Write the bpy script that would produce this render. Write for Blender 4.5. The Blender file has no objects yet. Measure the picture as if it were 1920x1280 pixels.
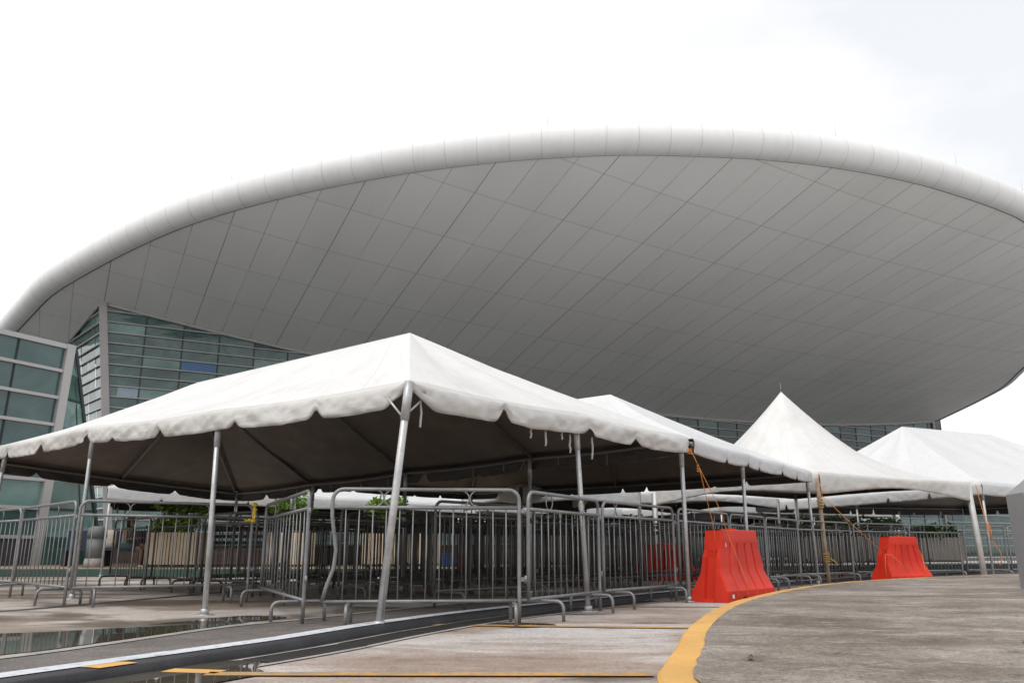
import bpy, bmesh, math, random
from mathutils import Vector, Matrix, noise
random.seed(7)
R = math.radians
SC = bpy.context.scene
COL = SC.collection
PI = math.pi

# ------------------------------------------------------------------ helpers
def V(*a): return Vector(a)
def lerp(a, b, t): return a + (b - a) * t

class MB:
    """collects geometry, built as one mesh object"""
    def __init__(self):
        self.v = []; self.f = []; self.m = []; self.uv = []; self.sm = []
    def face(self, idx, mi=0, uv=None, smooth=False):
        self.f.append(tuple(idx)); self.m.append(mi); self.uv.append(uv); self.sm.append(smooth)
    def add(self, pts):
        n = len(self.v); self.v.extend([tuple(p) for p in pts]); return n
    def poly(self, pts, mi=0, uv=None):
        n = self.add(pts); self.face(range(n, n + len(pts)), mi, uv)
    def box(self, c, s, M=None, mi=0):
        x, y, z = s[0] / 2, s[1] / 2, s[2] / 2
        P = [V(a * x, b * y, d * z) for d in (-1, 1) for a, b in ((-1, -1), (1, -1), (1, 1), (-1, 1))]
        if M is not None: P = [M @ q for q in P]
        P = [q + Vector(c) for q in P]
        n = self.add(P)
        for q in ((3, 2, 1, 0), (4, 5, 6, 7), (0, 1, 5, 4), (1, 2, 6, 5), (2, 3, 7, 6), (3, 0, 4, 7)):
            self.face([n + i for i in q], mi)
    def beam(self, a, b, w, h, up=V(0, 0, 1), mi=0):
        a = Vector(a); b = Vector(b); d = (b - a).normalized()
        s = d.cross(up)
        if s.length < 1e-4: s = d.cross(V(1, 0, 0))
        s.normalize(); u = s.cross(d).normalized()
        P = [p + s * (i * w / 2) + u * (j * h / 2) for p in (a, b) for i, j in ((-1, -1), (1, -1), (1, 1), (-1, 1))]
        n = self.add(P)
        for q in ((0, 1, 2, 3), (7, 6, 5, 4), (4, 5, 1, 0), (5, 6, 2, 1), (6, 7, 3, 2), (7, 4, 0, 3)):
            self.face([n + i for i in q], mi)
    def tube(self, pts, r, n=8, mi=0, cap=True):
        pts = [Vector(p) for p in pts]
        rr = r if isinstance(r, (list, tuple)) else [r] * len(pts)
        ref = None; base = len(self.v)
        for i, p in enumerate(pts):
            if i == 0: d = pts[1] - p
            elif i == len(pts) - 1: d = p - pts[i - 1]
            else: d = (pts[i + 1] - p).normalized() + (p - pts[i - 1]).normalized()
            d.normalize()
            if ref is None:
                ref = V(0, 0, 1) if abs(d.z) < .9 else V(1, 0, 0)
            s = d.cross(ref).normalized(); ref = s.cross(d).normalized()
            for k in range(n):
                a = 2 * PI * k / n
                self.v.append(tuple(p + (s * math.cos(a) + ref * math.sin(a)) * rr[i]))
        for i in range(len(pts) - 1):
            for k in range(n):
                a = base + i * n + k; b = base + i * n + (k + 1) % n
                self.face((a, b, b + n, a + n), mi, None, True)
        if cap:
            self.face([base + k for k in range(n)][::-1], mi)
            self.face([base + (len(pts) - 1) * n + k for k in range(n)], mi)
    def grid(self, rows, mi=0, uvs=None, smooth=True, closed=False):
        nr, nc = len(rows), len(rows[0]); b = len(self.v)
        for r in rows: self.v.extend([tuple(p) for p in r])
        for i in range(nr - 1):
            for j in range(nc if closed else nc - 1):
                j2 = (j + 1) % nc
                q = (b + i * nc + j, b + i * nc + j2, b + (i + 1) * nc + j2, b + (i + 1) * nc + j)
                uv = None
                if uvs: uv = [uvs[i][j], uvs[i][j + 1], uvs[i + 1][j + 1], uvs[i + 1][j]]
                self.face(q, mi, uv, smooth)
    def build(self, name, mats, parent=None, weld=0, loc=None):
        me = bpy.data.meshes.new(name)
        me.from_pydata(self.v, [], self.f)
        if not isinstance(mats, (list, tuple)): mats = [mats]
        for m in mats: me.materials.append(m)
        me.polygons.foreach_set('material_index', self.m)
        me.polygons.foreach_set('use_smooth', self.sm)
        if any(u is not None for u in self.uv):
            L = me.uv_layers.new(name='UVMap')
            k = 0
            for f, u in zip(self.f, self.uv):
                for i in range(len(f)):
                    if u is not None: L.data[k].uv = u[i]
                    k += 1
        if weld:
            bm = bmesh.new(); bm.from_mesh(me)
            bmesh.ops.remove_doubles(bm, verts=bm.verts, dist=weld)
            for e in bm.edges:
                if len(e.link_faces) == 2 and e.calc_face_angle(0) > R(32): e.smooth = False
            bm.to_mesh(me); bm.free()
        me.update()
        o = bpy.data.objects.new(name, me); COL.objects.link(o)
        if parent: o.parent = parent
        if loc: o.location = loc
        return o

def tag(o, label=None, cat=None, group=None, kind=None):
    if label: o['label'] = label
    if cat: o['category'] = cat
    if group: o['group'] = group
    if kind: o['kind'] = kind
    return o
def empty(name, loc=(0, 0, 0), rz=0, **k):
    o = bpy.data.objects.new(name, None); COL.objects.link(o)
    o.location = loc; o.rotation_euler = (0, 0, rz); o.empty_display_size = .2
    return tag(o, **k)
def copy_tree(o, parent=None):
    c = o.copy(); COL.objects.link(c); c.parent = parent
    for ch in list(o.children): copy_tree(ch, c)
    return c

# ------------------------------------------------------------------ materials
class NT:
    def __init__(self, name):
        self.mat = bpy.data.materials.new(name); self.mat.use_nodes = True
        self.t = self.mat.node_tree; self.t.nodes.clear()
        self.out = self.n('ShaderNodeOutputMaterial'); self.b = self.n('ShaderNodeBsdfPrincipled')
        self.l(self.b.outputs[0], self.out.inputs[0])
    def n(self, t, **k):
        x = self.t.nodes.new(t)
        for a, b in k.items(): setattr(x, a, b)
        return x
    def l(self, a, b): self.t.links.new(a, b)
    def set(self, s, v):
        if hasattr(v, 'node'): self.l(v, self.b.inputs[s])
        else: self.b.inputs[s].default_value = v
    def coord(self, kind='Object', scale=None, rot=None):
        c = self.n('ShaderNodeTexCoord').outputs[kind]
        if scale is None and rot is None: return c
        m = self.n('ShaderNodeMapping')
        if scale: m.inputs['Scale'].default_value = scale
        if rot: m.inputs['Rotation'].default_value = rot
        self.l(c, m.inputs[0]); return m.outputs[0]
    def noise(self, co, scale=5, detail=4, rough=.55, dist=0):
        x = self.n('ShaderNodeTexNoise'); self.l(co, x.inputs['Vector'])
        x.inputs['Scale'].default_value = scale; x.inputs['Detail'].default_value = detail
        x.inputs['Roughness'].default_value = rough; x.inputs['Distortion'].default_value = dist
        return x.outputs['Fac']
    def ramp(self, f, stops):
        x = self.n('ShaderNodeValToRGB'); self.l(f, x.inputs[0])
        e = x.color_ramp.elements
        while len(e) < len(stops): e.new(.5)
        for i, (p, c) in enumerate(stops):
            e[i].position = p
            e[i].color = (c, c, c, 1) if not isinstance(c, tuple) else (c + (1,))[:4]
        return x.outputs[0]
    def mix(self, f, a, b, bt='MIX'):
        x = self.n('ShaderNodeMix', data_type='RGBA', blend_type=bt)
        for s, v in ((0, f), (6, a), (7, b)):
            if hasattr(v, 'node'): self.l(v, x.inputs[s])
            else: x.inputs[s].default_value = v if s == 0 else (v + (1,))[:4]
        return x.outputs[2]
    def math(self, op, a, b=0, c=0):
        x = self.n('ShaderNodeMath', operation=op)
        for i, v in enumerate((a, b, c)):
            if hasattr(v, 'node'): self.l(v, x.inputs[i])
            else: x.inputs[i].default_value = v
        return x.outputs[0]
    def bump(self, h, s=.3, d=.01):
        x = self.n('ShaderNodeBump'); self.l(h, x.inputs['Height'])
        x.inputs['Strength'].default_value = s; x.inputs['Distance'].default_value = d
        self.l(x.outputs[0], self.b.inputs['Normal'])

def simple(name, col, rough=.5, metal=0, var=.12, sc=6, bump=0, spec=.5):
    t = NT(name); co = t.coord()
    f = t.noise(co, sc, 5)
    lo = tuple(c * (1 - var) for c in col); hi = tuple(min(1, c * (1 + var)) for c in col)
    t.set('Base Color', t.ramp(f, [(.3, lo), (.7, hi)]))
    t.set('Roughness', rough); t.set('Metallic', metal); t.set('Specular IOR Level', spec)
    if bump: t.bump(t.noise(co, sc * 6, 4), bump, .004)
    return t.mat

def concrete(name, stops, wet=None, streak=None, big=.55, wetlev=.5, rough=.85, agg=.38, cscale=(1, 1, 1), fleck=0):
    t = NT(name); co = t.coord(); cs = t.coord('Object', cscale)
    f = t.noise(cs, big, 7, .62, .6)
    c = t.ramp(f, stops)
    mid = t.noise(co, 6, 6, .75)
    c = t.mix(1, c, t.ramp(mid, [(.3, 1 - agg * .7), (.5, 1.0), (.7, 1 + agg * .3)]), 'MULTIPLY')
    blot = t.ramp(t.noise(co, 2.1, 5, .7, .7), [(.60, 0.), (.72, .35)])
    c = t.mix(blot, c, t.mix(1, c, (.62, .58, .55), 'MULTIPLY'))
    fine = t.noise(co, 42, 3, .7)
    c = t.mix(1, c, t.ramp(fine, [(.25, 1 - agg), (.75, 1 + agg * .4)]), 'MULTIPLY')
    if fleck:
        fl = t.ramp(t.noise(t.coord('Object', (1.2, 2.6, 1)), 2.4, 6, .8), [(.55, 0.), (.66, fleck)])
        c = t.mix(fl, c, (.62, .58, .53))
    sp = t.noise(co, 190, 2, .6)
    c = t.mix(1, c, t.ramp(sp, [(.3, 1 - agg), (.62, 1.0), (.75, 1.12)]), 'MULTIPLY')
    if streak:
        s = t.noise(t.coord('Object', streak), 1, 6, .6)
        c = t.mix(1, c, t.ramp(s, [(.25, .68), (.55, 1.0), (.75, 1.18)]), 'MULTIPLY')
    r = rough
    if wet:
        w = t.ramp(t.noise(t.coord('Object', wet), 1, 5, .55, .4), [(wetlev, 0.), (wetlev + .07, 1.)])
        c = t.mix(w, c, t.mix(1, c, (.5, .47, .44), 'MULTIPLY'))
        r = t.math('MULTIPLY_ADD', w, -.5, rough)
    t.set('Base Color', c); t.set('Roughness', r); t.set('Specular IOR Level', .4)
    t.bump(t.math('ADD', fine, sp), .35, .004)
    return t.mat

M = {}
M['plaza'] = concrete('plaza_concrete', [(.3, (.24, .19, .15)), (.47, (.35, .285, .23)), (.54, (.56, .50, .455)), (.72, (.64, .59, .55))], wet=(.4, .8, 1), wetlev=.50, cscale=(.7, 1.3, 1))
M['road'] = concrete('road_concrete', [(.28, (.30, .225, .18)), (.42, (.40, .31, .255)), (.5, (.45, .375, .33)), (.57, (.58, .535, .51)), (.72, (.63, .60, .58))], wet=(.5, 1.9, 1), wetlev=.60, big=.8, cscale=(.55, 1.5, 1))
M['apron'] = concrete('apron_asphalt', [(.3, (.15, .132, .122)), (.7, (.25, .222, .205))], agg=.5, big=1.2)
M['berm'] = concrete('dark_asphalt', [(.3, (.022, .023, .025)), (.7, (.045, .045, .048))], agg=.35, rough=.6, big=3)
M['island'] = concrete('island_concrete', [(.35, (.20, .16, .125)), (.48, (.31, .26, .215)), (.56, (.38, .33, .285)), (.66, (.50, .45, .40))], big=1.0, agg=.62, cscale=(.8, 1.3, 1), fleck=.55)
M['border'] = concrete('channel_concrete', [(.3, (.36, .33, .3)), (.7, (.50, .47, .43))], big=2)
M['far_asphalt'] = concrete('far_asphalt', [(.3, (.03, .03, .03)), (.7, (.05, .05, .049))], big=.4)
M['gutter'] = concrete('gutter_asphalt', [(.3, (.05, .048, .046)), (.7, (.09, .086, .082))], agg=.35, rough=.45, big=3)
M['forecourt'] = concrete('pale_concrete', [(.3, (.64, .63, .61)), (.7, (.76, .75, .73))], big=.3)
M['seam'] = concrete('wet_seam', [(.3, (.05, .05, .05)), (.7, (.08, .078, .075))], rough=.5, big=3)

def paint(name, col, under, lo=.33, hi=.43, sc=9, rough=.6):
    t = NT(name); co = t.coord()
    f = t.ramp(t.noise(co, sc, 7, .7), [(lo, 0.), (hi, 1.)])
    v = t.ramp(t.noise(co, 2.2, 5), [(.3, .8), (.7, 1.06)])
    c = t.mix(f, under, t.mix(1, col, v, 'MULTIPLY'))
    c = t.mix(1, c, t.ramp(t.noise(co, 60, 3, .7), [(.3, .86), (.7, 1.05)]), 'MULTIPLY')
    t.set('Base Color', c); t.set('Roughness', rough)
    t.bump(t.noise(co, 70, 4), .3, .003)
    return t.mat
M['yellow_kerb'] = paint('yellow_kerb_paint', (.70, .39, .10), (.24, .18, .10), .30, .37, 8)
M['yellow_line'] = paint('yellow_road_paint', (.55, .29, .06), (.28, .21, .15), .40, .56, 11)
M['white_line'] = paint('white_road_paint', (.66, .68, .72), (.10, .10, .105), .33, .46, 14)

def fabric(name, col, dirt, dlo=.5, wr=.25):
    t = NT(name); co = t.coord()
    d = t.ramp(t.noise(co, .9, 6, .65, .5), [(dlo, 0.), (dlo + .28, 1.)])
    c = t.mix(d, col, dirt)
    c = t.mix(1, c, t.ramp(t.noise(co, 7, 4, .7), [(.3, .95), (.7, 1.02)]), 'MULTIPLY')
    uv = t.n('ShaderNodeUVMap').outputs[0]; sp = t.n('ShaderNodeSeparateXYZ'); t.l(uv, sp.inputs[0])
    d = t.math('ABSOLUTE', t.math('SUBTRACT', t.math('FRACT', t.math('DIVIDE', sp.outputs[0], 1.45)), .5))
    sm = t.math('GREATER_THAN', d, .491)
    c = t.mix(t.math('MULTIPLY', sm, .35), c, tuple(x * .62 for x in col))
    run = t.ramp(t.noise(t.coord('UV', (3, .45, 1)), 2.0, 5, .7), [(.52, 0.), (.8, .5)])
    c = t.mix(run, c, tuple(x * .86 for x in dirt))
    t.set('Base Color', c); t.set('Roughness', .45); t.set('Specular IOR Level', .35)
    w = t.noise(t.coord('Object', (1, 1, 2)), 3.0, 4, .6, 1.6)
    t.bump(w, wr, .05)
    return t.mat
M['fabric'] = fabric('white_vinyl', (.655, .648, .635), (.55, .535, .51), .50, .13)
M['fabric_clean'] = fabric('clean_white_vinyl', (.635, .637, .64), (.57, .566, .555), .52, .12)
M['valance'] = fabric('grubby_white_vinyl', (.66, .645, .62), (.50, .465, .415), .46, .15)
M['lining'] = simple('vinyl_lining', (.20, .172, .147), .7, 0, .15, 3)  # inner vinyl coloured dark to deepen the shade under the canopies
M['valance_lining'] = simple('valance_lining', (.075, .067, .06), .7, 0, .15, 3)  # valance insides coloured darker still, against the sky light they catch

def galv(name, col, rough=.5, metal=.55):
    t = NT(name); co = t.coord()
    f = t.noise(co, 9, 6, .7)
    c = t.ramp(f, [(.3, tuple(x * .72 for x in col)), (.55, col), (.75, tuple(min(1, x * 1.2) for x in col))])
    rust = t.ramp(t.noise(co, 5, 6, .75), [(.66, 0.), (.76, 1.)])
    c = t.mix(rust, c, (.16, .10, .06))
    t.set('Base Color', c); t.set('Metallic', metal); t.set('Roughness', rough)
    return t.mat
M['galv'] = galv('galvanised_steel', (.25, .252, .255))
M['galv_dark'] = galv('weathered_steel', (.12, .117, .112), .6, .4)  # darker copy of the galvanised steel, tent shade put into the colour
M['pole'] = galv('aluminium_pole', (.50, .50, .50), .42, .5)
M['rail'] = simple('frame_tube', (.22, .21, .2), .5, .5)
M['red'] = simple('red_plastic', (.58, .032, .014), .5, 0, .16, 2.5, spec=.22)
M['sticker'] = simple('white_sticker', (.75, .75, .75), .5)
M['orange_rope'] = simple('orange_rope', (.60, .20, .035), .7, 0, .15, 40)
M['old_rope'] = simple('old_rope', (.42, .25, .06), .8, 0, .2, 40)
M['tape'] = simple('yellow_tape', (.75, .5, .03), .45)
M['wood_post'] = simple('brown_post', (.30, .23, .16), .7, 0, .25, 8)
M['white_post'] = simple('white_post', (.55, .55, .54), .5, .2, .1, 5)
M['kiosk'] = simple('grey_enamel', (.27, .265, .275), .45, .1, .06, 3)
M['kiosk_dark'] = simple('recess_grey', (.13, .13, .13), .5, 0, .06, 3)
M['lamp'] = simple('lamp_lens', (.8, .8, .78), .2)
M['drain'] = simple('cast_iron', (.035, .033, .032), .6, .3, .2, 9)
M['black'] = simple('black_rubber', (.012, .012, .012), .7)
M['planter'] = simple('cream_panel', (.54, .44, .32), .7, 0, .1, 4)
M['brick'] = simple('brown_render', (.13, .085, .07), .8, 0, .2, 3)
M['planter_grey'] = simple('grey_panel', (.13, .115, .10), .7, 0, .1, 4)  # cream panels darkened, tent shade put into the colour
M['planter_dark'] = simple('planter_joint', (.1, .08, .06), .8)
M['walk'] = concrete('walk_paving', [(.3, (.50, .49, .475)), (.7, (.62, .61, .59))], big=2)  # platform surface set pale to bounce light up to the soffit
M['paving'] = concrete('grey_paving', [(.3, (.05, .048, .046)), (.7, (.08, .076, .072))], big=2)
M['platform'] = concrete('beige_paving', [(.3, (.34, .26, .18)), (.7, (.46, .36, .26))], big=2)
M['green_kerb'] = paint('green_kerb_paint', (.02, .06, .045), (.06, .06, .05), .3, .4, 5)
M['granite'] = simple('dark_granite', (.055, .055, .065), .35, 0, .3, 40)
M['bench'] = simple('blue_seat', (.012, .026, .055), .45)
M['bench_leg'] = simple('bench_frame', (.05, .05, .05), .5, .4)
M['trash'] = simple('grey_bin', (.16, .17, .17), .6)
M['blue_box'] = simple('blue_plastic', (.02, .06, .2), .5)
M['orange_plastic'] = simple('orange_plastic', (.55, .07, .015), .5)
M['skin'] = simple('skin', (.30, .16, .10), .55, 0, .06, 8)
M['hair'] = simple('hair', (.018, .013, .011), .55)
M['top'] = simple('grey_top', (.22, .23, .22), .85)
M['skirt'] = simple('teal_shorts', (.04, .075, .09), .85)
M['shoe'] = simple('white_shoe', (.6, .6, .58), .6)
M['bag'] = simple('cream_bag', (.5, .45, .4), .8)
M['red_flower'] = simple('red_flower', (.55, .02, .02), .6)
M['alu'] = simple('grey_aluminium', (.42, .41, .40), .45, .15, .06, 1)
M['alu_post'] = simple('post_cladding', (.36, .34, .33), .5, .1, .06, .6)
M['mullion_dark'] = simple('dark_gasket', (.03, .035, .035), .5)
M['roof_top'] = simple('roof_sheet', (.6, .6, .6), .6, 0, .05, .2)
M['blue_panel'] = simple('blue_panel', (.06, .15, .30), .35)
M['pale_panel'] = simple('pale_panel', (.30, .37, .44), .35)
M['rod'] = simple('rod_metal', (.45, .45, .45), .5, .6)

def leafmat(name, a, b):
    t = NT(name)
    f = t.noise(t.coord('Object'), 9, 3)
    t.set('Base Color', t.ramp(f, [(.35, a), (.65, b)])); t.set('Roughness', .55)
    return t.mat
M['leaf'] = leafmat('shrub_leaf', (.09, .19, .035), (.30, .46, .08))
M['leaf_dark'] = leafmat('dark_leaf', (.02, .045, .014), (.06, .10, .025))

def glassmat(name, a, b, sc=.35, spec=.7, rough=.06):
    t = NT(name); co = t.coord()
    f = t.noise(t.coord('Object', (1, 1, 1.7)), sc, 5, .6, 1.5)
    c = t.ramp(f, [(.3, a), (.5, tuple((x + y) / 2 for x, y in zip(a, b))), (.68, b)])
    t.set('Base Color', c); t.set('Roughness', rough); t.set('Specular IOR Level', spec)
    t.bump(t.noise(co, .8, 2), .05, .05)
    return t.mat
M['glass'] = glassmat('teal_glass', (.025, .06, .053), (.09, .175, .15))
M['glass_light'] = glassmat('pale_teal_glass', (.07, .14, .13), (.20, .33, .30))
M['glass_dark'] = glassmat('dark_teal_glass', (.006, .018, .017), (.03, .06, .055))  # darker copy of the glass, with the deep soffit's shade in its colour
M['glass_slate'] = glassmat('slate_glass', (.03, .07, .07), (.07, .14, .13))

# soffit panels: seams follow the panel grid stored in the UV map
t = NT('soffit_panels')
uv = t.n('ShaderNodeUVMap').outputs[0]
sep = t.n('ShaderNodeSeparateXYZ'); t.l(uv, sep.inputs[0])
def seam(x, w):
    fr = t.math('FRACT', x); d = t.math('ABSOLUTE', t.math('SUBTRACT', fr, .5))
    return t.math('GREATER_THAN', d, .5 - w)
su = seam(sep.outputs[0], .010)
sw = seam(sep.outputs[1], .010)
nz = t.ramp(t.noise(uv, 1.7, 5, .65), [(.36, .2), (.62, .95)])
s3 = t.math('MULTIPLY', seam(t.math('DIVIDE', t.math('ADD', sep.outputs[0], 1), 3), .0048), .5)
sall = t.math('MINIMUM', t.math('ADD', t.math('MULTIPLY', su, nz), t.math('MAXIMUM', t.math('MULTIPLY', sw, .30), s3)), 1)
cell = t.n('ShaderNodeTexWhiteNoise', noise_dimensions='2D')
vf = t.n('ShaderNodeVectorMath', operation='FLOOR'); t.l(uv, vf.inputs[0]); t.l(vf.outputs[0], cell.inputs['Vector'])
base = t.mix(1, (.88, .875, .865), t.ramp(cell.outputs[0], [(0, .972), (1, 1.015)]), 'MULTIPLY')
base = t.mix(1, base, t.ramp(t.noise(uv, .35, 4), [(.3, .95), (.7, 1.04)]), 'MULTIPLY')
st = t.ramp(t.noise(t.coord('UV', (3.5, .8, 1)), 1.2, 6, .7, .8), [(.60, 0.), (.85, .28)])
base = t.mix(st, base, (.36, .32, .28))
t.set('Base Color', t.mix(t.math('MULTIPLY', sall, .78), base, (.17, .145, .125)))
t.set('Roughness', .5); t.set('Specular IOR Level', .25)
M['soffit'] = t.mat
# bullnose rim: joints at regular arc length (u in metres)
t = NT('rim_panels')
uv = t.n('ShaderNodeUVMap').outputs[0]
sep = t.n('ShaderNodeSeparateXYZ'); t.l(uv, sep.inputs[0])
fr = t.math('FRACT', t.math('DIVIDE', sep.outputs[0], 1.75))
d = t.math('ABSOLUTE', t.math('SUBTRACT', fr, .5))
j = t.math('GREATER_THAN', d, .5 - .012)
stain = t.ramp(t.noise(t.coord('UV', (1.2, .35, 1)), 1.4, 6, .7), [(.5, 0.), (.8, .35)])
c = t.mix(stain, (.77, .768, .765), (.52, .47, .40))
near = t.math('MULTIPLY', t.ramp(d, [(.43, 0.), (.5, .16)]), t.ramp(t.noise(t.coord('UV', (.6, 1, 1)), 2, 4), [(.4, 0.), (.7, 1.)]))
c = t.mix(near, c, (.45, .38, .31))
t.set('Base Color', t.mix(t.math('MULTIPLY', j, .3), c, (.26, .22, .19)))
t.set('Roughness', .5); t.set('Specular IOR Level', .3)
M['rim'] = t.mat
t = NT('puddle_water')
f = t.noise(t.coord(), 1.5, 4)
t.set('Base Color', t.ramp(f, [(.35, (.05, .042, .032)), (.65, (.10, .085, .065))]))
t.set('Roughness', .02); t.set('Specular IOR Level', .6)
t.bump(t.noise(t.coord('Object', (1, 1, 1)), 3, 2), .03, .01)
M['water'] = t.mat

# ------------------------------------------------------------------ camera, light, sky
cam = bpy.data.objects.new('camera', bpy.data.cameras.new('camera')); COL.objects.link(cam)
cam.location = (0, 0, .6); cam.rotation_euler = (R(90 + 14.25), 0, 0)
cam.data.sensor_width = 36; cam.data.lens = 28.8; cam.data.clip_end = 3000; cam.data.clip_start = .05
SC.camera = cam

SUN_EL, SUN_AZ = 58, 215          # azimuth measured clockwise from +Y
w = bpy.data.worlds.new('World'); SC.world = w; w.use_nodes = True
nt = w.node_tree; nt.nodes.clear()
out = nt.nodes.new('ShaderNodeOutputWorld'); bg = nt.nodes.new('ShaderNodeBackground')
sky = nt.nodes.new('ShaderNodeTexSky'); sky.sky_type = 'NISHITA'; sky.sun_disc = False
sky.sun_elevation = R(SUN_EL); sky.sun_rotation = R(SUN_AZ); sky.air_density = 1; sky.dust_density = 4
hs = nt.nodes.new('ShaderNodeHueSaturation'); hs.inputs['Saturation'].default_value = .35
nt.links.new(sky.outputs[0], hs.inputs['Color'])
tc = nt.nodes.new('ShaderNodeTexCoord'); mp = nt.nodes.new('ShaderNodeMapping'); mp.inputs['Scale'].default_value = (1, 1, 2.4)
nt.links.new(tc.outputs['Generated'], mp.inputs[0])
ns = nt.nodes.new('ShaderNodeTexNoise'); ns.inputs['Scale'].default_value = 2.2; ns.inputs['Detail'].default_value = 5
nt.links.new(mp.outputs[0], ns.inputs['Vector'])
cr = nt.nodes.new('ShaderNodeValToRGB'); e = cr.color_ramp.elements
e[0].position = .30; e[0].color = (6.9, 7.05, 7.4, 1); e[1].position = .58; e[1].color = (9.8, 9.8, 9.85, 1)
sx = nt.nodes.new('ShaderNodeSeparateXYZ'); nt.links.new(tc.outputs['Generated'], sx.inputs[0])
ma = nt.nodes.new('ShaderNodeMath'); ma.operation = 'MULTIPLY_ADD'; ma.inputs[1].default_value = -.20
nt.links.new(sx.outputs['X'], ma.inputs[0]); nt.links.new(ns.outputs['Fac'], ma.inputs[2]); nt.links.new(ma.outputs[0], cr.inputs[0])
mx = nt.nodes.new('ShaderNodeMix'); mx.data_type = 'RGBA'; mx.inputs[0].default_value = .86
nt.links.new(hs.outputs[0], mx.inputs[6]); nt.links.new(cr.outputs[0], mx.inputs[7])
nt.links.new(mx.outputs[2], bg.inputs['Color']); bg.inputs['Strength'].default_value = .1
nt.links.new(bg.outputs[0], out.inputs[0])
sun = bpy.data.objects.new('sun', bpy.data.lights.new('sun', 'SUN')); COL.objects.link(sun)
sun.data.energy = .9; sun.data.angle = R(30); sun.data.color = (1, .965, .92)
az = R(SUN_AZ); el = R(SUN_EL)
sd = V(math.sin(az) * math.cos(el), math.cos(az) * math.cos(el), math.sin(el))
sun.rotation_euler = (-sd).to_track_quat('-Z', 'Y').to_euler(); sun.location = (0, 0, 60)
vs = SC.view_settings; vs.view_transform = 'Standard'; vs.look = 'None'; vs.gamma = 1; vs.exposure = .52

# ------------------------------------------------------------------ ground
def catmull(P, n):
    P = [Vector(p) for p in P]; out = []
    for i in range(len(P) - 1):
        a = P[max(i - 1, 0)]; b = P[i]; c = P[i + 1]; d = P[min(i + 2, len(P) - 1)]
        for k in range(n):
            t = k / n
            out.append(.5 * ((2 * b) + (c - a) * t + (2 * a - 5 * b + 4 * c - d) * t * t + (3 * b - a - 3 * c + d) * t ** 3))
    out.append(P[-1]); return out
def offset(C, d):
    o = []
    for i, p in enumerate(C):
        t = (C[min(i + 1, len(C) - 1)] - C[max(i - 1, 0)]).normalized()
        o.append(p + V(t.y, -t.x, 0) * d)       # positive: to the right of travel
    return o
def z(C, h): return [V(p.x, p.y, h) for p in C]
def strip(mb, A, B, mi=0):
    n = mb.add(list(A) + list(B)); k = len(A)
    for i in range(k - 1): mb.face((n + i, n + k + i, n + k + i + 1, n + i + 1), mi)
def sheet(name, pts, h, mat, kind='structure'):
    mb = MB(); mb.poly([V(p[0], p[1], h) for p in pts]); o = mb.build(name, mat); o['kind'] = kind; return o

sheet('ground', [(-700, -300), (700, -300), (700, 900), (-700, 900)], 0, M['far_asphalt'])
sheet('forecourt', [(-250, -250), (250, -250), (250, 185), (4, 52), (-40, 30), (-60, 20), (-250, -80)], .0015, M['forecourt'])  # wide pale ground added as a reflector to brighten the roof soffit
sheet('plaza', [(-16, -2), (3, -2), (6, 14), (10, 24), (-16, 19)], .003, M['plaza'])
W = catmull([(-4.6, -3, 0), (-3.6, .5, 0), (-2.85, 2.5, 0), (-2.25, 3.83, 0), (-1.86, 4.62, 0), (-1.45, 5.45, 0), (-1.06, 6.45, 0), (-.6, 7.42, 0), (.03, 8.47, 0), (1.3, 10.3, 0), (3.2, 12.9, 0), (6.5, 16.8, 0), (12, 22.0, 0)], 8)
K = catmull([(.9, -4, 0), (.62, -1, 0), (.48, 1.5, 0), (.55, 3.26, 0), (.67, 3.86, 0), (.84, 4.48, 0), (1.12, 5.54, 0), (1.59, 6.95, 0), (2.07, 8.14, 0), (2.68, 9.37, 0), (3.82, 11.35, 0), (5.38, 13.45, 0), (7.84, 15.75, 0), (10.66, 17.9, 0), (16, 21.2, 0), (30, 28, 0)], 8)
# road between the channel and the island
N30 = offset(W, .15)
rd = MB(); rd.poly(z(N30, .004) + [V(30, 29, .004)] + z(offset(K, -.0), .004)[::-1]); o = rd.build('road', M['road']); o['kind'] = 'structure'
# apron: asphalt band on the far side of the white line
ap = [(-6.4, -3), (-4.6, 2), (-3.5, 3.9), (-2.9, 4.94), (-2.62, 5.75), (-2.29, 6.85), (-1.86, 7.6), (-1.15, 8.9), (-.2, 10.3), (2.3, 13.4), (5.8, 17.3), (11.6, 22.4)]
A2 = catmull([(x, y, 0) for x, y in ap], 8)
mb = MB(); mb.poly(z(A2, .004) + z(offset(W, -.25), .0045)[::-1]); o = mb.build('asphalt_apron', M['apron']); o['kind'] = 'structure'
ed = MB(); strip(ed, z(offset(A2, -.05), .009), z(offset(A2, .05), .009)); o = ed.build('apron_edge', M['border']); o['kind'] = 'structure'
# low asphalt berm with the white line on its crest
rows = [z(offset(W, a), h) for a, h in ((-.27, .0), (-.21, .035), (-.16, .051), (.03, .056), (.115, .055), (.135, .048), (.148, .02), (.15, 0))]
mb = MB(); mb.grid(rows[::-1]); o = mb.build('berm', M['berm']); o['kind'] = 'structure'
mb = MB(); strip(mb, z(offset(W, -.165), .0545), z(offset(W, .02), .0605)); o = mb.build('white_line', M['white_line']); o['kind'] = 'structure'
mb = MB(); strip(mb, z(offset(W, .152), .008), z(offset(W, .19), .008)); o = mb.build('gutter', M['gutter']); o['kind'] = 'structure'
mb = MB(); strip(mb, z(offset(W, .19), .010), z(offset(W, .235), .010)); strip(mb, z(offset(W, .45), .010), z(offset(W, .50), .010)); o = mb.build('channel_edge', M['border']); o['kind'] = 'structure'
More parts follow.
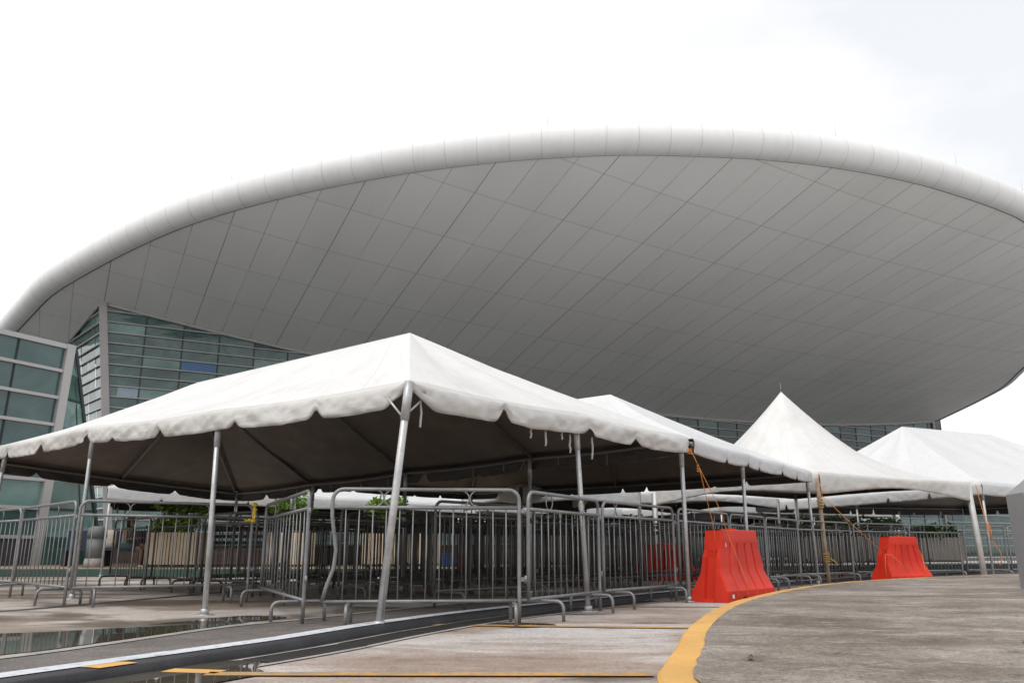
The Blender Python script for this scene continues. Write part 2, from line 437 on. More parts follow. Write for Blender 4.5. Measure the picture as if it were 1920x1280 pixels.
# expansion joint across the plaza
j = catmull([(-9, 6.5, 0), (-6.2, 7.5, 0), (-5.13, 8.62, 0), (-4.6, 10.6, 0), (-3.99, 13.6, 0)], 6)
mb = MB(); strip(mb, z(offset(j, -.10), .004), z(offset(j, .10), .004)); o = mb.build('plaza_joint', M['seam']); o['kind'] = 'structure'

# drain grates in the channel
def along(C):
    L = [0]
    for a, b in zip(C, C[1:]): L.append(L[-1] + (b - a).length)
    return L
GC = offset(W, .342); GL = along(GC)
def at_len(C, L, s):
    for i in range(len(L) - 1):
        if L[i + 1] >= s:
            t = (s - L[i]) / (L[i + 1] - L[i]); return lerp(C[i], C[i + 1], t), (C[i + 1] - C[i]).normalized()
    return C[-1], (C[-1] - C[-2]).normalized()
s0 = min(range(len(GC)), key=lambda i: abs(GC[i].y - 4.75))
S = GL[s0]
gl = ['drain grate nearest the yellow line, at the open end of the channel', 'drain grate just before the foot of the leaning tent pole',
      'drain grate beside the base plate of the leaning tent pole', 'drain grate just beyond the base plate of the leaning tent pole',
      'drain grate under the middle of the wide front barrier', 'drain grate by the right foot of the wide front barrier', 'last drain grate of the channel, in the shade under the tent']
gp = None
for i in range(7):
    p, d = at_len(GC, GL, S + .45 + i * .9); yaw = math.atan2(d.y, d.x)
    if gp is None:
        g = empty('drain_grate'); fr_ = MB()
        for yy in (-.098, .098): fr_.box((0, yy, .006), (.88, .014, .010))
        for xx in (-.43, .43): fr_.box((xx, 0, .0055), (.02, .182, .009))
        fr_.build('frame', M['drain'], g)
        sl = MB()
        for k in range(24): sl.box((-.405 + k * .0352, 0, .0065), (.016, .180, .006))
        sl.build('bars', M['drain'], g); gp = g
    else: g = copy_tree(gp)
    g.location = (p.x, p.y, .004); g.rotation_euler.z = yaw
    tag(g, gl[i], 'drain grate', 'drain grates along the channel')

# painted lines on the road
def line(pts, wd, h=.009, m='yellow_line'):
    C = [V(*p, 0) for p in pts]
    mb = MB(); strip(mb, z(offset(C, -wd / 2), h), z(offset(C, wd / 2), h)); o = mb.build('yellow_line', M[m]); o['kind'] = 'structure'
line([(-1.50, 4.30), (-.6, 4.29), (.69, 4.28)], .115, .0125)
line([(-.92, 7.09), (0, 6.95), (1.47, 6.75)], .13, .0105)
line([(-.1, 9.35), (.69, 9.27), (2.25, 9.22)], .10)
line([(-1.74, 4.42), (-1.45, 4.36)], .12, .0125, 'yellow_kerb')
# painted patch where the bay line crosses the berm
WL = along(W); ws = WL[min(range(len(W)), key=lambda i: abs(W[i].y - 4.5))]
def berm_pt(l, off, h):
    p, d = at_len(W, WL, l); return V(p.x + d.y * off, p.y - d.x * off, h)
mb = MB(); mb.grid([[berm_pt(ws - .40 + o_ * .3 + k * .055, o_, h) for o_, h in ((.03, .0610), (.08, .0605), (.126, .0575))] for k in range(5)][::-1], smooth=False)
o = mb.build('yellow_line', M['yellow_kerb']); o['kind'] = 'structure'

# puddles
def puddle(pts, name='puddle', h=.0075):
    C = catmull([(x, y, 0) for x, y in pts + pts[:1]], 10)[:-1]
    C = [p + V(noise.noise(p * 3.3), noise.noise(p * 3.3 + V(9, 3, 1)), 0) * .06 for p in C]
    o = sheet(name, [(p.x, p.y) for p in C], h, M['water'])
puddle([(-6.0, 5.6), (-4.9, 6.1), (-3.75, 6.35), (-3.2, 6.7), (-2.85, 7.3), (-2.55, 7.95), (-2.05, 7.85), (-2.35, 7.0), (-2.68, 5.9), (-2.95, 5.1), (-3.35, 4.4), (-4.4, 4.2), (-5.6, 4.7)])
puddle([(-1.57, 4.78), (-1.42, 4.80), (-1.32, 4.55), (-1.22, 4.32), (-1.36, 4.05), (-1.55, 3.6), (-1.75, 3.2), (-2.3, 3.3), (-1.83, 4.3)], h=.0118)
puddle([(-.35, 7.05), (.0, 7.25), (.35, 7.12), (.3, 6.9), (-.05, 6.86)])

# raised island with a yellow kerb
KH = .12
Ki = offset(K, .15)
mb = MB()
out_b = z(offset(K, -.012), 0); out_t = z(offset(K, .004), KH - .012); top_o = z(offset(K, .018), KH); top_i = z(Ki, KH)
for c in (out_t, top_o, top_i):
    for p in c:
        p.z += .004 * noise.noise(p * 2.0); 
for a, b in ((out_b, out_t), (out_t, top_o), (top_o, top_i)): strip(mb, a, b)
o = mb.build('kerb', M['yellow_kerb']); o['kind'] = 'structure'
Kj = [p + V(noise.noise(p * 6), noise.noise(p * 6 + V(5, 5, 5)), 0) * .012 for p in offset(K, .145)]
mb = MB(); mb.poly(z(Kj, KH + .005) + [V(60, 28, KH + .005), V(60, -4, KH + .005)]); o = mb.build('pavement', M['island']); o['kind'] = 'structure'
# platform in front of the hall, green kerb face
mb = MB(); P1, P2 = V(-60, 21.5, 0), V(70, 21.5, 0)
mb.poly([V(-60, 18.2, .17), V(2, 19.6, .17), V(26, 32, .17), V(100, 72, .17), V(100, 130, .17), V(-60, 130, .17)]); o = mb.build('platform_paving', M['walk']); o['kind'] = 'structure'
sheet('concourse', [(-60, 14), (-40, 18), (4, 41), (100, 93), (100, 130), (-60, 130)], .1765, M['paving'])  # near-black sheet added to keep bounce light off the inner soffit
mb = MB(); mb.poly([V(-60, 18.2, .174), V(2, 19.6, .174), V(6, 21.7, .174), V(4, 25.8, .174), V(1, 24.5, .174), V(-60, 23.5, .174)]); o = mb.build('platform_edge', M['platform']); o['kind'] = 'structure'
sheet('terrace', [(-60, 23.5), (1, 24.5), (4, 25.8), (30, 40), (70, 62), (70, 76), (34, 52), (2, 31), (-60, 29)], .178, M['seam']); o['kind'] = 'structure'  # dark sheet added to hide the light-bouncing paving beneath it
mb = MB(); F = [V(-60, 18.2, 0), V(2, 19.6, 0), V(26, 32, 0), V(100, 72, 0)]
strip(mb, [p + V(0, -.01, .174) for p in F], [p + V(0, -.03, 0) for p in F]); strip(mb, [p + V(0, .12, .174) for p in F], [p + V(0, -.01, .174) for p in F]); o = mb.build('platform_kerb', M['green_kerb']); o['kind'] = 'structure'

# ------------------------------------------------------------------ convention hall
TH, X0, Y0, DW = .49439, -17.08582, 28.46065, 2.22169
CU = 27.84307; CC = (6.18979, 3.31435, -.93917, .23006, .36596, -.23119, .11671, -.00132)
ct, s_t = math.cos(TH), math.sin(TH)
def surfz(u, w_):
    if w_ < -1.5: w_ = max(-1.5 + (-1.5 - w_) * .35, -1.5) if False else -3 - w_
    a = (u - CU) / 10; b = min(w_, 9.5) / 4
    return CC[0] + CC[1] * b + CC[2] * b * b + CC[3] * b ** 3 + (CC[4] + CC[5] * b + CC[6] * b * b) * a * a + CC[7] * a ** 4
def world(u, w_, zz):            # panel units -> metres
    X = X0 + u * ct + w_ * DW * s_t; Y = Y0 + u * s_t - w_ * DW * ct
    return V(2 * X, 2 * Y, .6 + (zz - .6) * 2)
def S3(u, w_): return world(u, w_, surfz(u, w_))
def Z2(h): return .6 + (h - .6) / 2     # metres -> panel-unit height

front = [(-1.45, -3.0), (-1.25, -2.1), (-.9, -1.35), (-.25, -.22), (.36, .74), (1.2, 1.62), (2.1, 2.43), (3.03, 3.16), (3.95, 3.77), (4.92, 4.30), (5.9, 4.77), (6.89, 5.2), (7.89, 5.59), (8.9, 5.96), (9.91, 6.29), (10.94, 6.6),
         (11.96, 6.88), (13, 7.14), (14.05, 7.38), (15.06, 7.58), (16.07, 7.76), (17.08, 7.93), (18.09, 8.08), (19.04, 8.2), (20.09, 8.31), (21.03, 8.39), (22.0, 8.46), (23, 8.51), (23.9, 8.54), (25.8, 8.56), (27.25, 8.54),
         (28.5, 8.49), (31, 8.28), (34, 7.85), (37, 7.15), (40, 6.15), (42.5, 5.05), (44.5, 4.0), (46.0, 3.2), (46.7, 2.4), (47.1, 1.6), (47.35, .8), (47.5, -.4), (47.6, -1.7), (47.6, -3.0)]
fc = catmull([(a, b, 0) for a, b in front], 4)
rear = [V(p.x, -6 - p.y, 0) for p in fc[::-1]][1:-1]
outl = fc + rear
hall = empty('convention_hall', (0, 0, 0), label='huge convention hall with a white lens shaped roof over teal glass walls', cat='convention hall')
NR = 22
rows = []; uvr = []
for k in range(NR + 1):
    t_ = k / NR; r = []; u_ = []
    for p in outl:
        uu = lerp(24 + (p.x - 24) * .62, p.x, t_); ww = lerp(-3 + (p.y + 3) * .02, p.y, t_)
        r.append(S3(uu, ww)); u_.append((uu, ww))
    rows.append(r); uvr.append(u_ + u_[:1])
mb = MB(); mb.grid(rows[::-1], 0, uvr[::-1], True, True); mb.build('roof_soffit', M['soffit'], hall)
# bullnose rim
def plan_normal(i):
    a = world(outl[i - 1].x, outl[i - 1].y, 0); b = world(outl[(i + 1) % len(outl)].x, outl[(i + 1) % len(outl)].y, 0)
    d = (b - a).normalized(); n = V(-d.y, d.x, 0)
    c = world(24, -3, 0); q = world(outl[i].x, outl[i].y, 0)
    return n if n.dot(q - c) > 0 else -n
prof = [(-.25, .03), (-.02, -.05), (.02, -.06), (.30, -.03), (.62, .12), (.86, .38), (.98, .72), (.98, 1.05), (.86, 1.38), (.62, 1.64), (.30, 1.82), (-.10, 1.92), (-.8, 2.02)]
PN = [plan_normal(i) for i in range(len(outl))]
BASE = [S3(p.x, p.y) for p in outl]
arc = [0]
for i in range(len(outl)): arc.append(arc[-1] + (BASE[(i + 1) % len(outl)] - BASE[i]).length)
rows = []; uvr = []; vv = 0
for k, (o_, u_) in enumerate(prof):
    if k: vv += math.hypot(o_ - prof[k - 1][0], u_ - prof[k - 1][1])
    rows.append([BASE[i] + PN[i] * o_ + V(0, 0, u_) for i in range(len(outl))]); uvr.append([(a, vv) for a in arc])
mb = MB(); mb.grid(rows[2:], 0, uvr[2:], True, True); rim = mb.build('roof_rim', M['rim'], hall)
mb = MB(); mb.grid(rows[:3], 0, None, True, True); mb.build('gasket', M['mullion_dark'], rim)
# roof top
topr = rows[-1]
ctr = world(24, -3, 0); ctr.z = 27.5
rr = []
for k in range(7):
    t_ = k / 6
    rr.append([V(*(lerp(p, V(ctr.x + (p.x - ctr.x) * .35, ctr.y + (p.y - ctr.y) * .05, p.z), t_).xy), p.z + (26.0 - p.z) * math.sin(t_ * PI / 2) * .9) for p in topr])
mb = MB(); mb.grid(rr, 0, None, True, True); mb.build('roof_top', M['roof_top'], hall)
# lightning rods, one standing on each ninth joint of the rim
for px_u in (.55, 2.2, 4.9, 8.6, 12.2, 20.2, 24.9, 28.6, 33.5):
    i = min(range(len(fc)), key=lambda q: abs(fc[q].x - px_u))
    b = rows[10][i]
    mb = MB(); mb.tube([b, b + V(0, 0, .45), b + V(0, 0, .95)], [.012, .010, .006], 5); mb.build('lightning_rod', M['rod'], hall)

# front curtain wall
WF = .95
def fac(u, h): return world(u, WF, Z2(h))
def top_h(u): return .6 + (surfz(u, WF) - .6) * 2
UL0, UL1 = 3.08, 1.95       # left edge leans: base further in than the top
UR = 46.95
def u_left(h): return lerp(UL0, UL1, h / 17.3)
verts_u = [3.43 + 1.265 * k for k in range(36)]
g = MB(); bars = MB(); cols_ = MB()
hts = [.17] + [.17 + .9 + .75 * k for k in range(24)]
offn = world(0, WF, 0) - world(0, WF + .05, 0); offn.normalize()     # pointing into the building
rnd = random.Random(3)
edges = [None] + verts_u + [UR]
for i in range(len(edges) - 1):
    ua = edges[i]; ub = edges[i + 1]
    for k in range(len(hts) - 1):
        h0, h1 = hts[k], hts[k + 1]
        def cu(u, h): return u_left(h) if u is None else u
        def topc(u, h): return min(h, top_h(cu(u, h)) + .05)
        if min(h0, 99) >= min(top_h(cu(ua, h0)), top_h(cu(ub, h0))) + .04 and h0 >= max(top_h(cu(ua, h0)), top_h(cu(ub, h0))): continue
        mi = 0
        q = [V(cu(ua, h0), h0, 0), V(cu(ub, h0), h0, 0), V(cu(ub, h1), max(topc(ub, h1), h0), 0), V(cu(ua, h1), max(topc(ua, h1), h0), 0)]
        mid = len(q); P = [fac(v.x, v.y) + offn * rnd.uniform(0, .03) for v in q]
        r_ = rnd.random()
        if i == 0 and 7.9 < h1 < 9.6 : mi = 0
        mi = 1 if r_ > (.86 if k > 7 else .3) else 0
        if i > 9 and k > 4: mi = 2 if r_ < .8 else 0
        g.poly(P, mi)
g.build('front_glass', [M['glass'], M['glass_light'], M['glass_dark']], hall)
for h in hts[1:]:
    # bar spans where the soffit is above it
    us = [u_left(h) + (UR - u_left(h)) * k / 240 for k in range(241)]
    ok = [top_h(u) > h + .02 for u in us]
    k = 0
    while k < 241:
        if ok[k]:
            e_ = k
            while e_ + 1 < 241 and ok[e_ + 1]: e_ += 1
            if e_ > k: bars.beam(fac(us[k], h) - offn * .08, fac(us[e_], h) - offn * .08, .13, .065)
            k = e_ + 1
        else: k += 1
bars.build('transom', M['alu'], hall)
for u in verts_u: cols_.beam(fac(u, .17), fac(u, top_h(u) + .05), .09, .05, up=offn)
cols_.build('mullion', M['mullion_dark'], hall)
hd = MB()
us = [UL1 + (UR - UL1) * k / 60 for k in range(61)]
hd.tube([fac(u, top_h(u) - .06) - offn * .08 for u in us], .14, 6); hd.build('head_trim', M['alu'], hall)
mb = MB(); mb.beam(fac(UL0, .17) - offn * .1, fac(UL1, top_h(UL1) + .1) - offn * .1, .50, .4, up=offn); mb.build('corner_post', M['alu_post'], hall)
mb = MB(); mb.beam(fac(UR, .17) - offn * .05, fac(UR, top_h(UR) + .05) - offn * .05, .3, .3, up=offn); mb.build('corner_post', M['alu_post'], hall)
def panel(u0, u1, h0, h1, m, nm):
    mb = MB(); mb.poly([fac(u0, h0) - offn * .03, fac(u1, h0) - offn * .03, fac(u1, h1) - offn * .03, fac(u0, h1) - offn * .03]); mb.build(nm, m, hall)
panel(4.72, 5.93, hts[17] + .06, hts[18] - .06, M['blue_panel'], 'blue_panel')
panel(2.75, 3.40, hts[14] + .06, hts[15] - .06, M['pale_panel'], 'pale_panel')
# left end wall, leaning outwards
eg = MB(); eb = MB()
def endp(t_, h):
    T0, T1 = (UL1, .9), (.1, -2.6)
    sh = (1 - h / 17.3) * 1.1
    return world(lerp(T0[0], T1[0], t_) + sh, lerp(T0[1], T1[1], t_), Z2(h))
def end_top(t_):
    return .6 + (surfz(lerp(UL1, .1, t_), lerp(.9, -2.6, t_)) - .6) * 2 + .02
for i in range(9):
    for k in range(len(hts) - 1):
        t0, t1 = i / 9, (i + 1) / 9
        h0, h1 = hts[k], hts[k + 1]
        if h0 > max(end_top(t0), end_top(t1)): continue
        a = min(h1, max(end_top(t0), h0)); b = min(h1, max(end_top(t1), h0))
        j1 = rnd.uniform(0, .04); out_n = V(-.5, -.6, 0) * j1
        eg.poly([endp(t0, h0) + out_n, endp(t1, h0) + out_n * .3, endp(t1, b), endp(t0, a) + out_n], 1 if rnd.random() > .35 else 0)
eg.build('end_glass', [M['glass'], M['glass_light']], hall)
for h in hts[1:]:
    tm = 0
    for k in range(41):
        if end_top(k / 40) > h: tm = k / 40
    if tm > .05: eb.beam(endp(0, h) + V(-.06, -.06, 0), endp(tm, h) + V(-.06, -.06, 0), .14, .09)
eb.tube([endp(k / 12, end_top(k / 12) - .05) + V(-.1, -.1, 0) for k in range(13)], .12, 6)
eb.build('transom', M['alu'], hall)
# solid back so that no light leaks under the roof
mb = MB()
bk = [world(3.2, .3, 0), world(46.5, .3, 0), world(46.5, -7, 0), world(3.2, -7, 0)]
for a, b in zip(bk, bk[1:] + bk[:1]): mb.poly([V(a.x, a.y, .17), V(b.x, b.y, .17), V(b.x, b.y, 12.5), V(a.x, a.y, 12.5)])
mb.build('core_wall', M['granite'], hall)

# low glass wing beyond the right end
wing = empty('glass_wing', label='low teal glass wing beyond the right end of the hall', cat='building')
mb = MB(); mb2 = MB()
wa, wb = fac(UR + .3, .17), fac(UR + 26, .17)
dv = (wb - wa)
for i in range(20):
    for k in range(6):
        a = wa + dv * (i / 20); b = wa + dv * ((i + 1) / 20)
        mb.poly([a + V(0, 0, k * .9), b + V(0, 0, k * .9), b + V(0, 0, k * .9 + .9), a + V(0, 0, k * .9 + .9)], int(rnd.random() > .6))
for k in range(1, 7): mb2.beam(wa - offn * .05 + V(0, 0, k * .9), wb - offn * .05 + V(0, 0, k * .9), .12, .1)
mb.build('glass', [M['glass'], M['glass_slate']], wing); mb2.build('transom', M['alu'], wing)
mb = MB(); q = [wa, wb, wb + offn * 15, wa + offn * 15]; mb.poly([p + V(0, 0, 5.4) for p in q]); 
for a, b in ((1, 2), (2, 3), (3, 0)): mb.poly([q[a], q[b], q[b] + V(0, 0, 5.4), q[a] + V(0, 0, 5.4)])
mb.build('wall', M['alu_post'], wing)

# glass block at the left
blk = empty('glass_block', label='low teal glass block with wide grey transoms at the left edge', cat='building')
T = V(-13.35, 24, 6.5); Bq = V(-13.55, 24, .17); dl = V(-.45, -.88, 0).normalized()
gm = MB(); tr = MB(); vm = MB()
Lb = 16
lv = [.17, .95, 1.75, 2.55, 3.35, 4.15, 4.95, 5.75, 6.5]
def bp(s, h):
    e = lerp(Bq, T, (h - .17) / (6.5 - .17)); return V(e.x + dl.x * s, e.y + dl.y * s, h)
for i in range(9):
    for k in range(1, len(lv) - 1):
        a, b = i * 1.8 - .25, (i + 1) * 1.8 - .25
        a = max(a, 0)
        gm.poly([bp(b, lv[k]), bp(a, lv[k]), bp(a, lv[k + 1]), bp(b, lv[k + 1])], int(k < 3 and rnd.random() > .3))
    if i: vm.beam(bp(a, .95), bp(a, 6.5), .06, .05)
nb = V(-dl.y, dl.x, 0) * -1
nb = V(.88, -.45, 0)
for h in lv[1:]: tr.beam(bp(0, h) + nb * .05, bp(Lb, h) + nb * .05, .1, .09 if h < 6.4 else .14)
gm.build('glass', [M['glass_slate'], M['glass_light']], blk); tr.build('transom', M['alu'], blk); vm.build('mullion', M['mullion_dark'], blk)
mb = MB(); mb.poly([bp(Lb, .17) + nb * .03, bp(0, .17) + nb * .03, bp(0, .95) + nb * .03, bp(Lb, .95) + nb * .03]); mb.poly([bp(Lb, .95) + nb * .03, bp(0, .95) + nb * .03, bp(0, .95), bp(Lb, .95)]); mb.build('plinth', M['granite'], blk)
mb = MB(); mb.beam(Bq, T + V(0, 0, .08), .26, .26, up=dl); mb.build('corner_post', M['alu'], blk)
B2 = V(-12.75, 26.3, .17); T2 = V(-13.35, 24.35, 6.5)
sg = MB(); sm_ = MB()
for k in range(8):
    h0, h1 = k / 8, (k + 1) / 8
    sg.poly([lerp(Bq, T, h0) + V(.1, .1, 0), lerp(B2, T2, h0), lerp(B2, T2, h1), lerp(Bq, T, h1) + V(.1, .1, 0)], k % 2)
sg.build('side_glass', [M['glass'], M['glass_light']], blk)
sm_.beam(B2, T2, .1, .1); sm_.beam(lerp(Bq, B2, .35), lerp(T, T2, .4), .05, .05); sm_.beam(lerp(Bq, B2, .7), lerp(T, T2, .7), .05, .05)
for h in lv[2:-1:2]:
    sm_.beam(lerp(Bq, T, (h - .17) / 6.33) + V(.12, .1, 0), lerp(B2, T2, (h - .17) / 6.33), .05, .05)
sm_.build('side_mullion', M['mullion_dark'], blk)
mb = MB(); mb.poly([T, T2, T2 + V(-18, 6, 0), bp(Lb, 6.5) + V(-2, 2, 0), bp(Lb, 6.5)]); mb.poly([B2, B2 + V(-18, 6, 0), T2 + V(-18, 6, 0), T2]); mb.build('roof', M['alu_post'], blk)

# ------------------------------------------------------------------ tents
def poly_at(pts, t_):
    """pts: list of (t, Vector)"""
    for (a, p), (b, q) in zip(pts, pts[1:]):
        if t_ <= b + 1e-9: return lerp(p, q, (t_ - a) / (b - a)) if b > a else q
    return pts[-1][1]
def eave_fn(pts):
    L = [0]
    for a, b in zip(pts, pts[1:]): L.append(L[-1] + (b - a).length)
    T_ = [(l / L[-1], p) for l, p in zip(L, pts)]
    n = len(pts) - 1
    def f(t_):
        p = poly_at(T_, t_)
        for (a, _), (b, _) in zip(T_, T_[1:]):
            if a <= t_ <= b: p = p - V(0, 0, .025 * math.sin(PI * (t_ - a) / (b - a)))
        return p
    return f, L[-1]
def solid(o, th=.006):
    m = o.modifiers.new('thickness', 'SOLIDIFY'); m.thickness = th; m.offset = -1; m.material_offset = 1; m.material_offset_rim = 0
def valance(mb, fn, L, drop, scal, outn, crumple, arch=None, seed=0, cut0=0., cut1=0., nw=.055, curve=.05):
    n = max(8, int(L / .035)) if crumple > .006 else max(8, int(L / .07)); rows = []
    nr = 7
    prof_ = random.Random(seed)
    ph = prof_.random()
    nsc = max(1, round(L / scal)); js = [0] + [ (k + prof_.uniform(-.28, .28)) / nsc for k in range(1, nsc)] + [1]
    nd = [prof_.choice((.15, .35, .45, .6, .75)) for _ in range(nsc + 1)]
    for r in range(nr):
        row = []
        for i in range(n + 1):
            t_ = i / n; p = fn(t_)
            k = 0
            while k < nsc - 1 and t_ > js[k + 1]: k += 1
            fr = (t_ - js[k]) / (js[k + 1] - js[k]); wl = (js[k + 1] - js[k]) * L
            if arch: d = drop * (1 - arch * math.sin(PI * t_) ** 1.3)
            else:
                e0 = fr * wl; e1 = (1 - fr) * wl
                d = drop * (1 - curve + curve * math.sin(PI * fr) ** .6)
                for e, q in ((e0, nd[k]), (e1, nd[k + 1])):
                    if e < nw and not (k == 0 and e is e0) and not (k == nsc - 1 and e is e1): d *= 1 - q * (1 - e / nw) ** 1.4
            s = t_ * L
            if s < cut0: d *= .25 + .75 * (s / cut0) ** .7
            if L - s < cut1: d *= .25 + .75 * ((L - s) / cut1) ** .7
            f = r / (nr - 1)
            q = V(p.x, p.y, p.z - d * f)
            ridge = lambda q_: (1 - min(1, 2.6 * abs(noise.noise(q_)))) ** 2
            nz_ = noise.noise(V(s * 3.2 + seed * 7, f * 1.2, seed)) * .9 + noise.noise(V(s * 9, f * 3 + 3, seed + 2)) * .4 + ridge(V(s * 3.1 + f * 1.6, f * 1.5, seed + 5)) * .8 + ridge(V(s * 4.7 - f * 2.2, f * 1.3 + 4, seed + 8)) * .6
            q += outn * (.02 * math.sin(min(1, f * 3) * PI / 2) + crumple * nz_ * min(1, f * 2.5) - .02 * f)
            q.z += crumple * .35 * noise.noise(V(s * 4, 7, seed)) * f
            row.append(q)
        rows.append(row)
    mb.grid(rows[::-1])
def fab(p, amp, sc=1.4):
    return V(0, 0, amp * (noise.noise(p * sc) + .5 * noise.noise(p * sc * 2.7)))

def hip_tent(name, label, eaves, P1, P2, fabric_m='fabric', drop=.2, scal=1.15, crumple=.014, poles=(), rafters=(), res=1.0, seed=1, val_edges=(0, 1, 2, 3), nw=.055, curve=.04, corner_cut=None, group=None, rails=True):
    """eaves: four eave polylines A>B, B>D, D>C, C>A seen anticlockwise from above; P1 over A-B, P2 over D-C"""
    root = empty(name, (0, 0, 0)); tag(root, label, 'tent', group)
    fns = [eave_fn([Vector(p) for p in e]) for e in eaves]
    tops = [(P1, P1), (P1, P2), (P2, P2), (P2, P1)]
    mb = MB()
    for k, ((fn, L), (ta, tb)) in enumerate(zip(fns, tops)):
        ns = max(10, int(L * 4 * res)); nr = max(8, int(14 * res))
        rows = []; uvs = [[(i / ns * L + .72, f_ / nr * 3) for i in range(ns + 1)] for f_ in range(nr + 1)]
        for r in range(nr + 1):
            f = r / nr; row = []
            for i in range(ns + 1):
                t_ = i / ns
                p = lerp(fn(t_), lerp(ta, tb, t_), f)
                inner = math.sin(PI * f)
                hip = .05 * inner
                bay = abs(math.sin(PI * t_ * max(1, round(L / 2.6))))
                p = p - V(0, 0, hip * 1.0 + .05 * inner * min(1, 4 * min(t_, 1 - t_)) * bay)
                if f < .97: p = p + fab(p, .012 * inner)
                row.append(p)
            rows.append(row)
        mb.grid(rows, 0, uvs)
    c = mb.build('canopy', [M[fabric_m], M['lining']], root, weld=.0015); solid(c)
    mb = MB()
    for k in val_edges:
        fn, L = fns[k]; a, b = fn(0), fn(1); d = (b - a).normalized()
        n = V(d.y, -d.x, 0).normalized()
        c0 = c1 = 0
        if corner_cut == 'A': c1 = .30 if k == 3 else 0; c0 = .30 if k == 0 else 0
        valance(mb, fn, L, drop, scal, n, crumple, None, seed + k, c0, c1, nw, curve)
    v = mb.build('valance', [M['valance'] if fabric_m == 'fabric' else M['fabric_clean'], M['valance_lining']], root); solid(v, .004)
    if rails:
        def inn(fn):
            d = (fn(1) - fn(0)).normalized(); return V(-d.y, d.x, 0) * .07
        mb = MB()
        for fn, L in fns: mb.tube([fn(i / 24) + inn(fn) + V(0, 0, -.06) for i in range(25)], .024, 6)
        mb.build('eave_rail', M['rail'], root)
        for a, b in rafters: 
            mb = MB(); mb.tube([Vector(a) - V(0, 0, .10), lerp(Vector(a), Vector(b), .5) - V(0, 0, .15), Vector(b) - V(0, 0, .08)], .03, 6); mb.build('rafter', M['rail'], root)
    cen = (P1 + P2) / 2
    for b_, t_ in poles: pole(root, b_, t_, inset=cen)
    return root, fns
def pole(root, b_, t_, r=.026, m='pole', plate=True, sleeve=True, inset=None):
    b_ = Vector(b_); t_ = Vector(t_)
    if inset is not None:
        q = (inset - t_); q.z = 0; q = q.normalized() * .085; t_ = t_ + q + V(0, 0, -.06); b_ = b_ + q
    mb = MB(); mb.tube([b_, lerp(b_, t_, .5), t_], r, 12)
    o = mb.build('pole', M[m], root)
    if sleeve:
        mb = MB(); mb.tube([lerp(b_, t_, .84), t_ + (t_ - b_) * .005], r * 1.22, 12); mb.build('sleeve', M['pole'], o)
    if plate:
        mb = MB(); mb.tube([b_ + V(0, 0, -.001), b_ + V(0, 0, .012)], .085, 12); mb.tube([b_ + V(0, 0, .012), b_ + V(0, 0, .06)], r * 1.5, 10); mb.build('base_plate', M['pole'], o)
    return o

# --- nearest tent
A = V(-.84, 6.61, 1.95); B = V(2.18, 10.17, 1.96); C = V(-8.5, 13.0, 2.04); D = V(-5.5, 16.6, 1.74)
L1, L2, L3 = V(-2.98, 8.20, 1.97), V(-5.45, 10.45, 2.13), V(-7.65, 12.3, 2.12)
Mi = V(.74, 8.54, 1.98)
P1 = V(-1.24, 9.61, 3.15); P2 = V(-5.2, 13.3, 3.28)
D1, D2, D3 = lerp(D, B, .25), lerp(D, B, .5), lerp(D, B, .76)
tent1, fn1 = hip_tent('frame_tent', 'grubby white hip roofed frame tent nearest the camera, its corner on the leaning pole',
    [[A, Mi, B], [B, D3, D2, D1, D], [D, C], [C, L3, L2, L1, A]], P1, P2, drop=.215, scal=1.3, crumple=.026, nw=.11, curve=.10, res=1.5, seed=11, corner_cut='A',
    poles=[((-2.9, 8.05, 0), L1), ((-5.62, 10.75, 0), L2), ((-8.0, 12.7, 0), L3), ((.83, 8.52, 0), Mi), ((2.2, 10.2, 0), B),
           ((D.x, D.y, 0), D), ((D1.x, D1.y, 0), D1), ((D2.x, D2.y, 0), D2), ((D3.x, D3.y, 0), D3)],
    rafters=[(P1, A), (P1, B), (P1, D3), (lerp(P1, P2, .5), D2), (P2, D1), (P2, D), (P2, C), (P2, lerp(D, C, .5)), (P2, L2), (lerp(P1, P2, .5), L1), (P1, Mi), (P1, P2)])
ap_ = pole(tent1, (-1.02, 6.61, .012), (-.845, 6.61, 1.93), .031)
mb = MB(); tt = V(-.85, 6.61, 1.87)
mb.tube([tt + V(-.035, -.01, -.23), tt + V(-.20, .10, -.03)], .010, 8); mb.tube([tt + V(-.035, -.01, -.23), tt + V(.12, .16, -.03)], .010, 8)
mb.tube([tt + V(-.13, .1, .005), tt + V(0, 0, .012), tt + V(.12, .13, .005)], .022, 8)
mb.build('corner_brace', M['pole'], ap_)
# tie straps hanging from the right eave and rear eave
for t_, l in ((.04, .30), (.36, .10), (.41, .16), (.47, .08), (.50, .21), (.53, .17), (.585, .24)):
    p = fn1[0][0](t_) + V(-.04, .03, -.2 if t_ > .1 else -.06)
    mb = MB(); rows = [[p + V(-.009 + .01 * noise.noise(V(t_ * 30, k * .8, 0)), .01, -l * k / 5), p + V(.009 + .01 * noise.noise(V(t_ * 30, k * .8, 0)), 0, -l * k / 5)] for k in range(6)]
    mb.grid(rows); o = mb.build('tie_strap', M['valance'], tent1); o.modifiers.new('t', 'SOLIDIFY').thickness = .002
for t_ in (.12, .2, .3, .36, .46, .55, .62, .7, .8, .9):
    p = fn1[1][0](t_) + V(0, -.02, -.04); l = rnd.uniform(.1, .2)
    mb = MB(); mb.box(p + V(0, 0, -l / 2), (.02, .004, l)); mb.build('tie_strap', M['lining'], tent1)

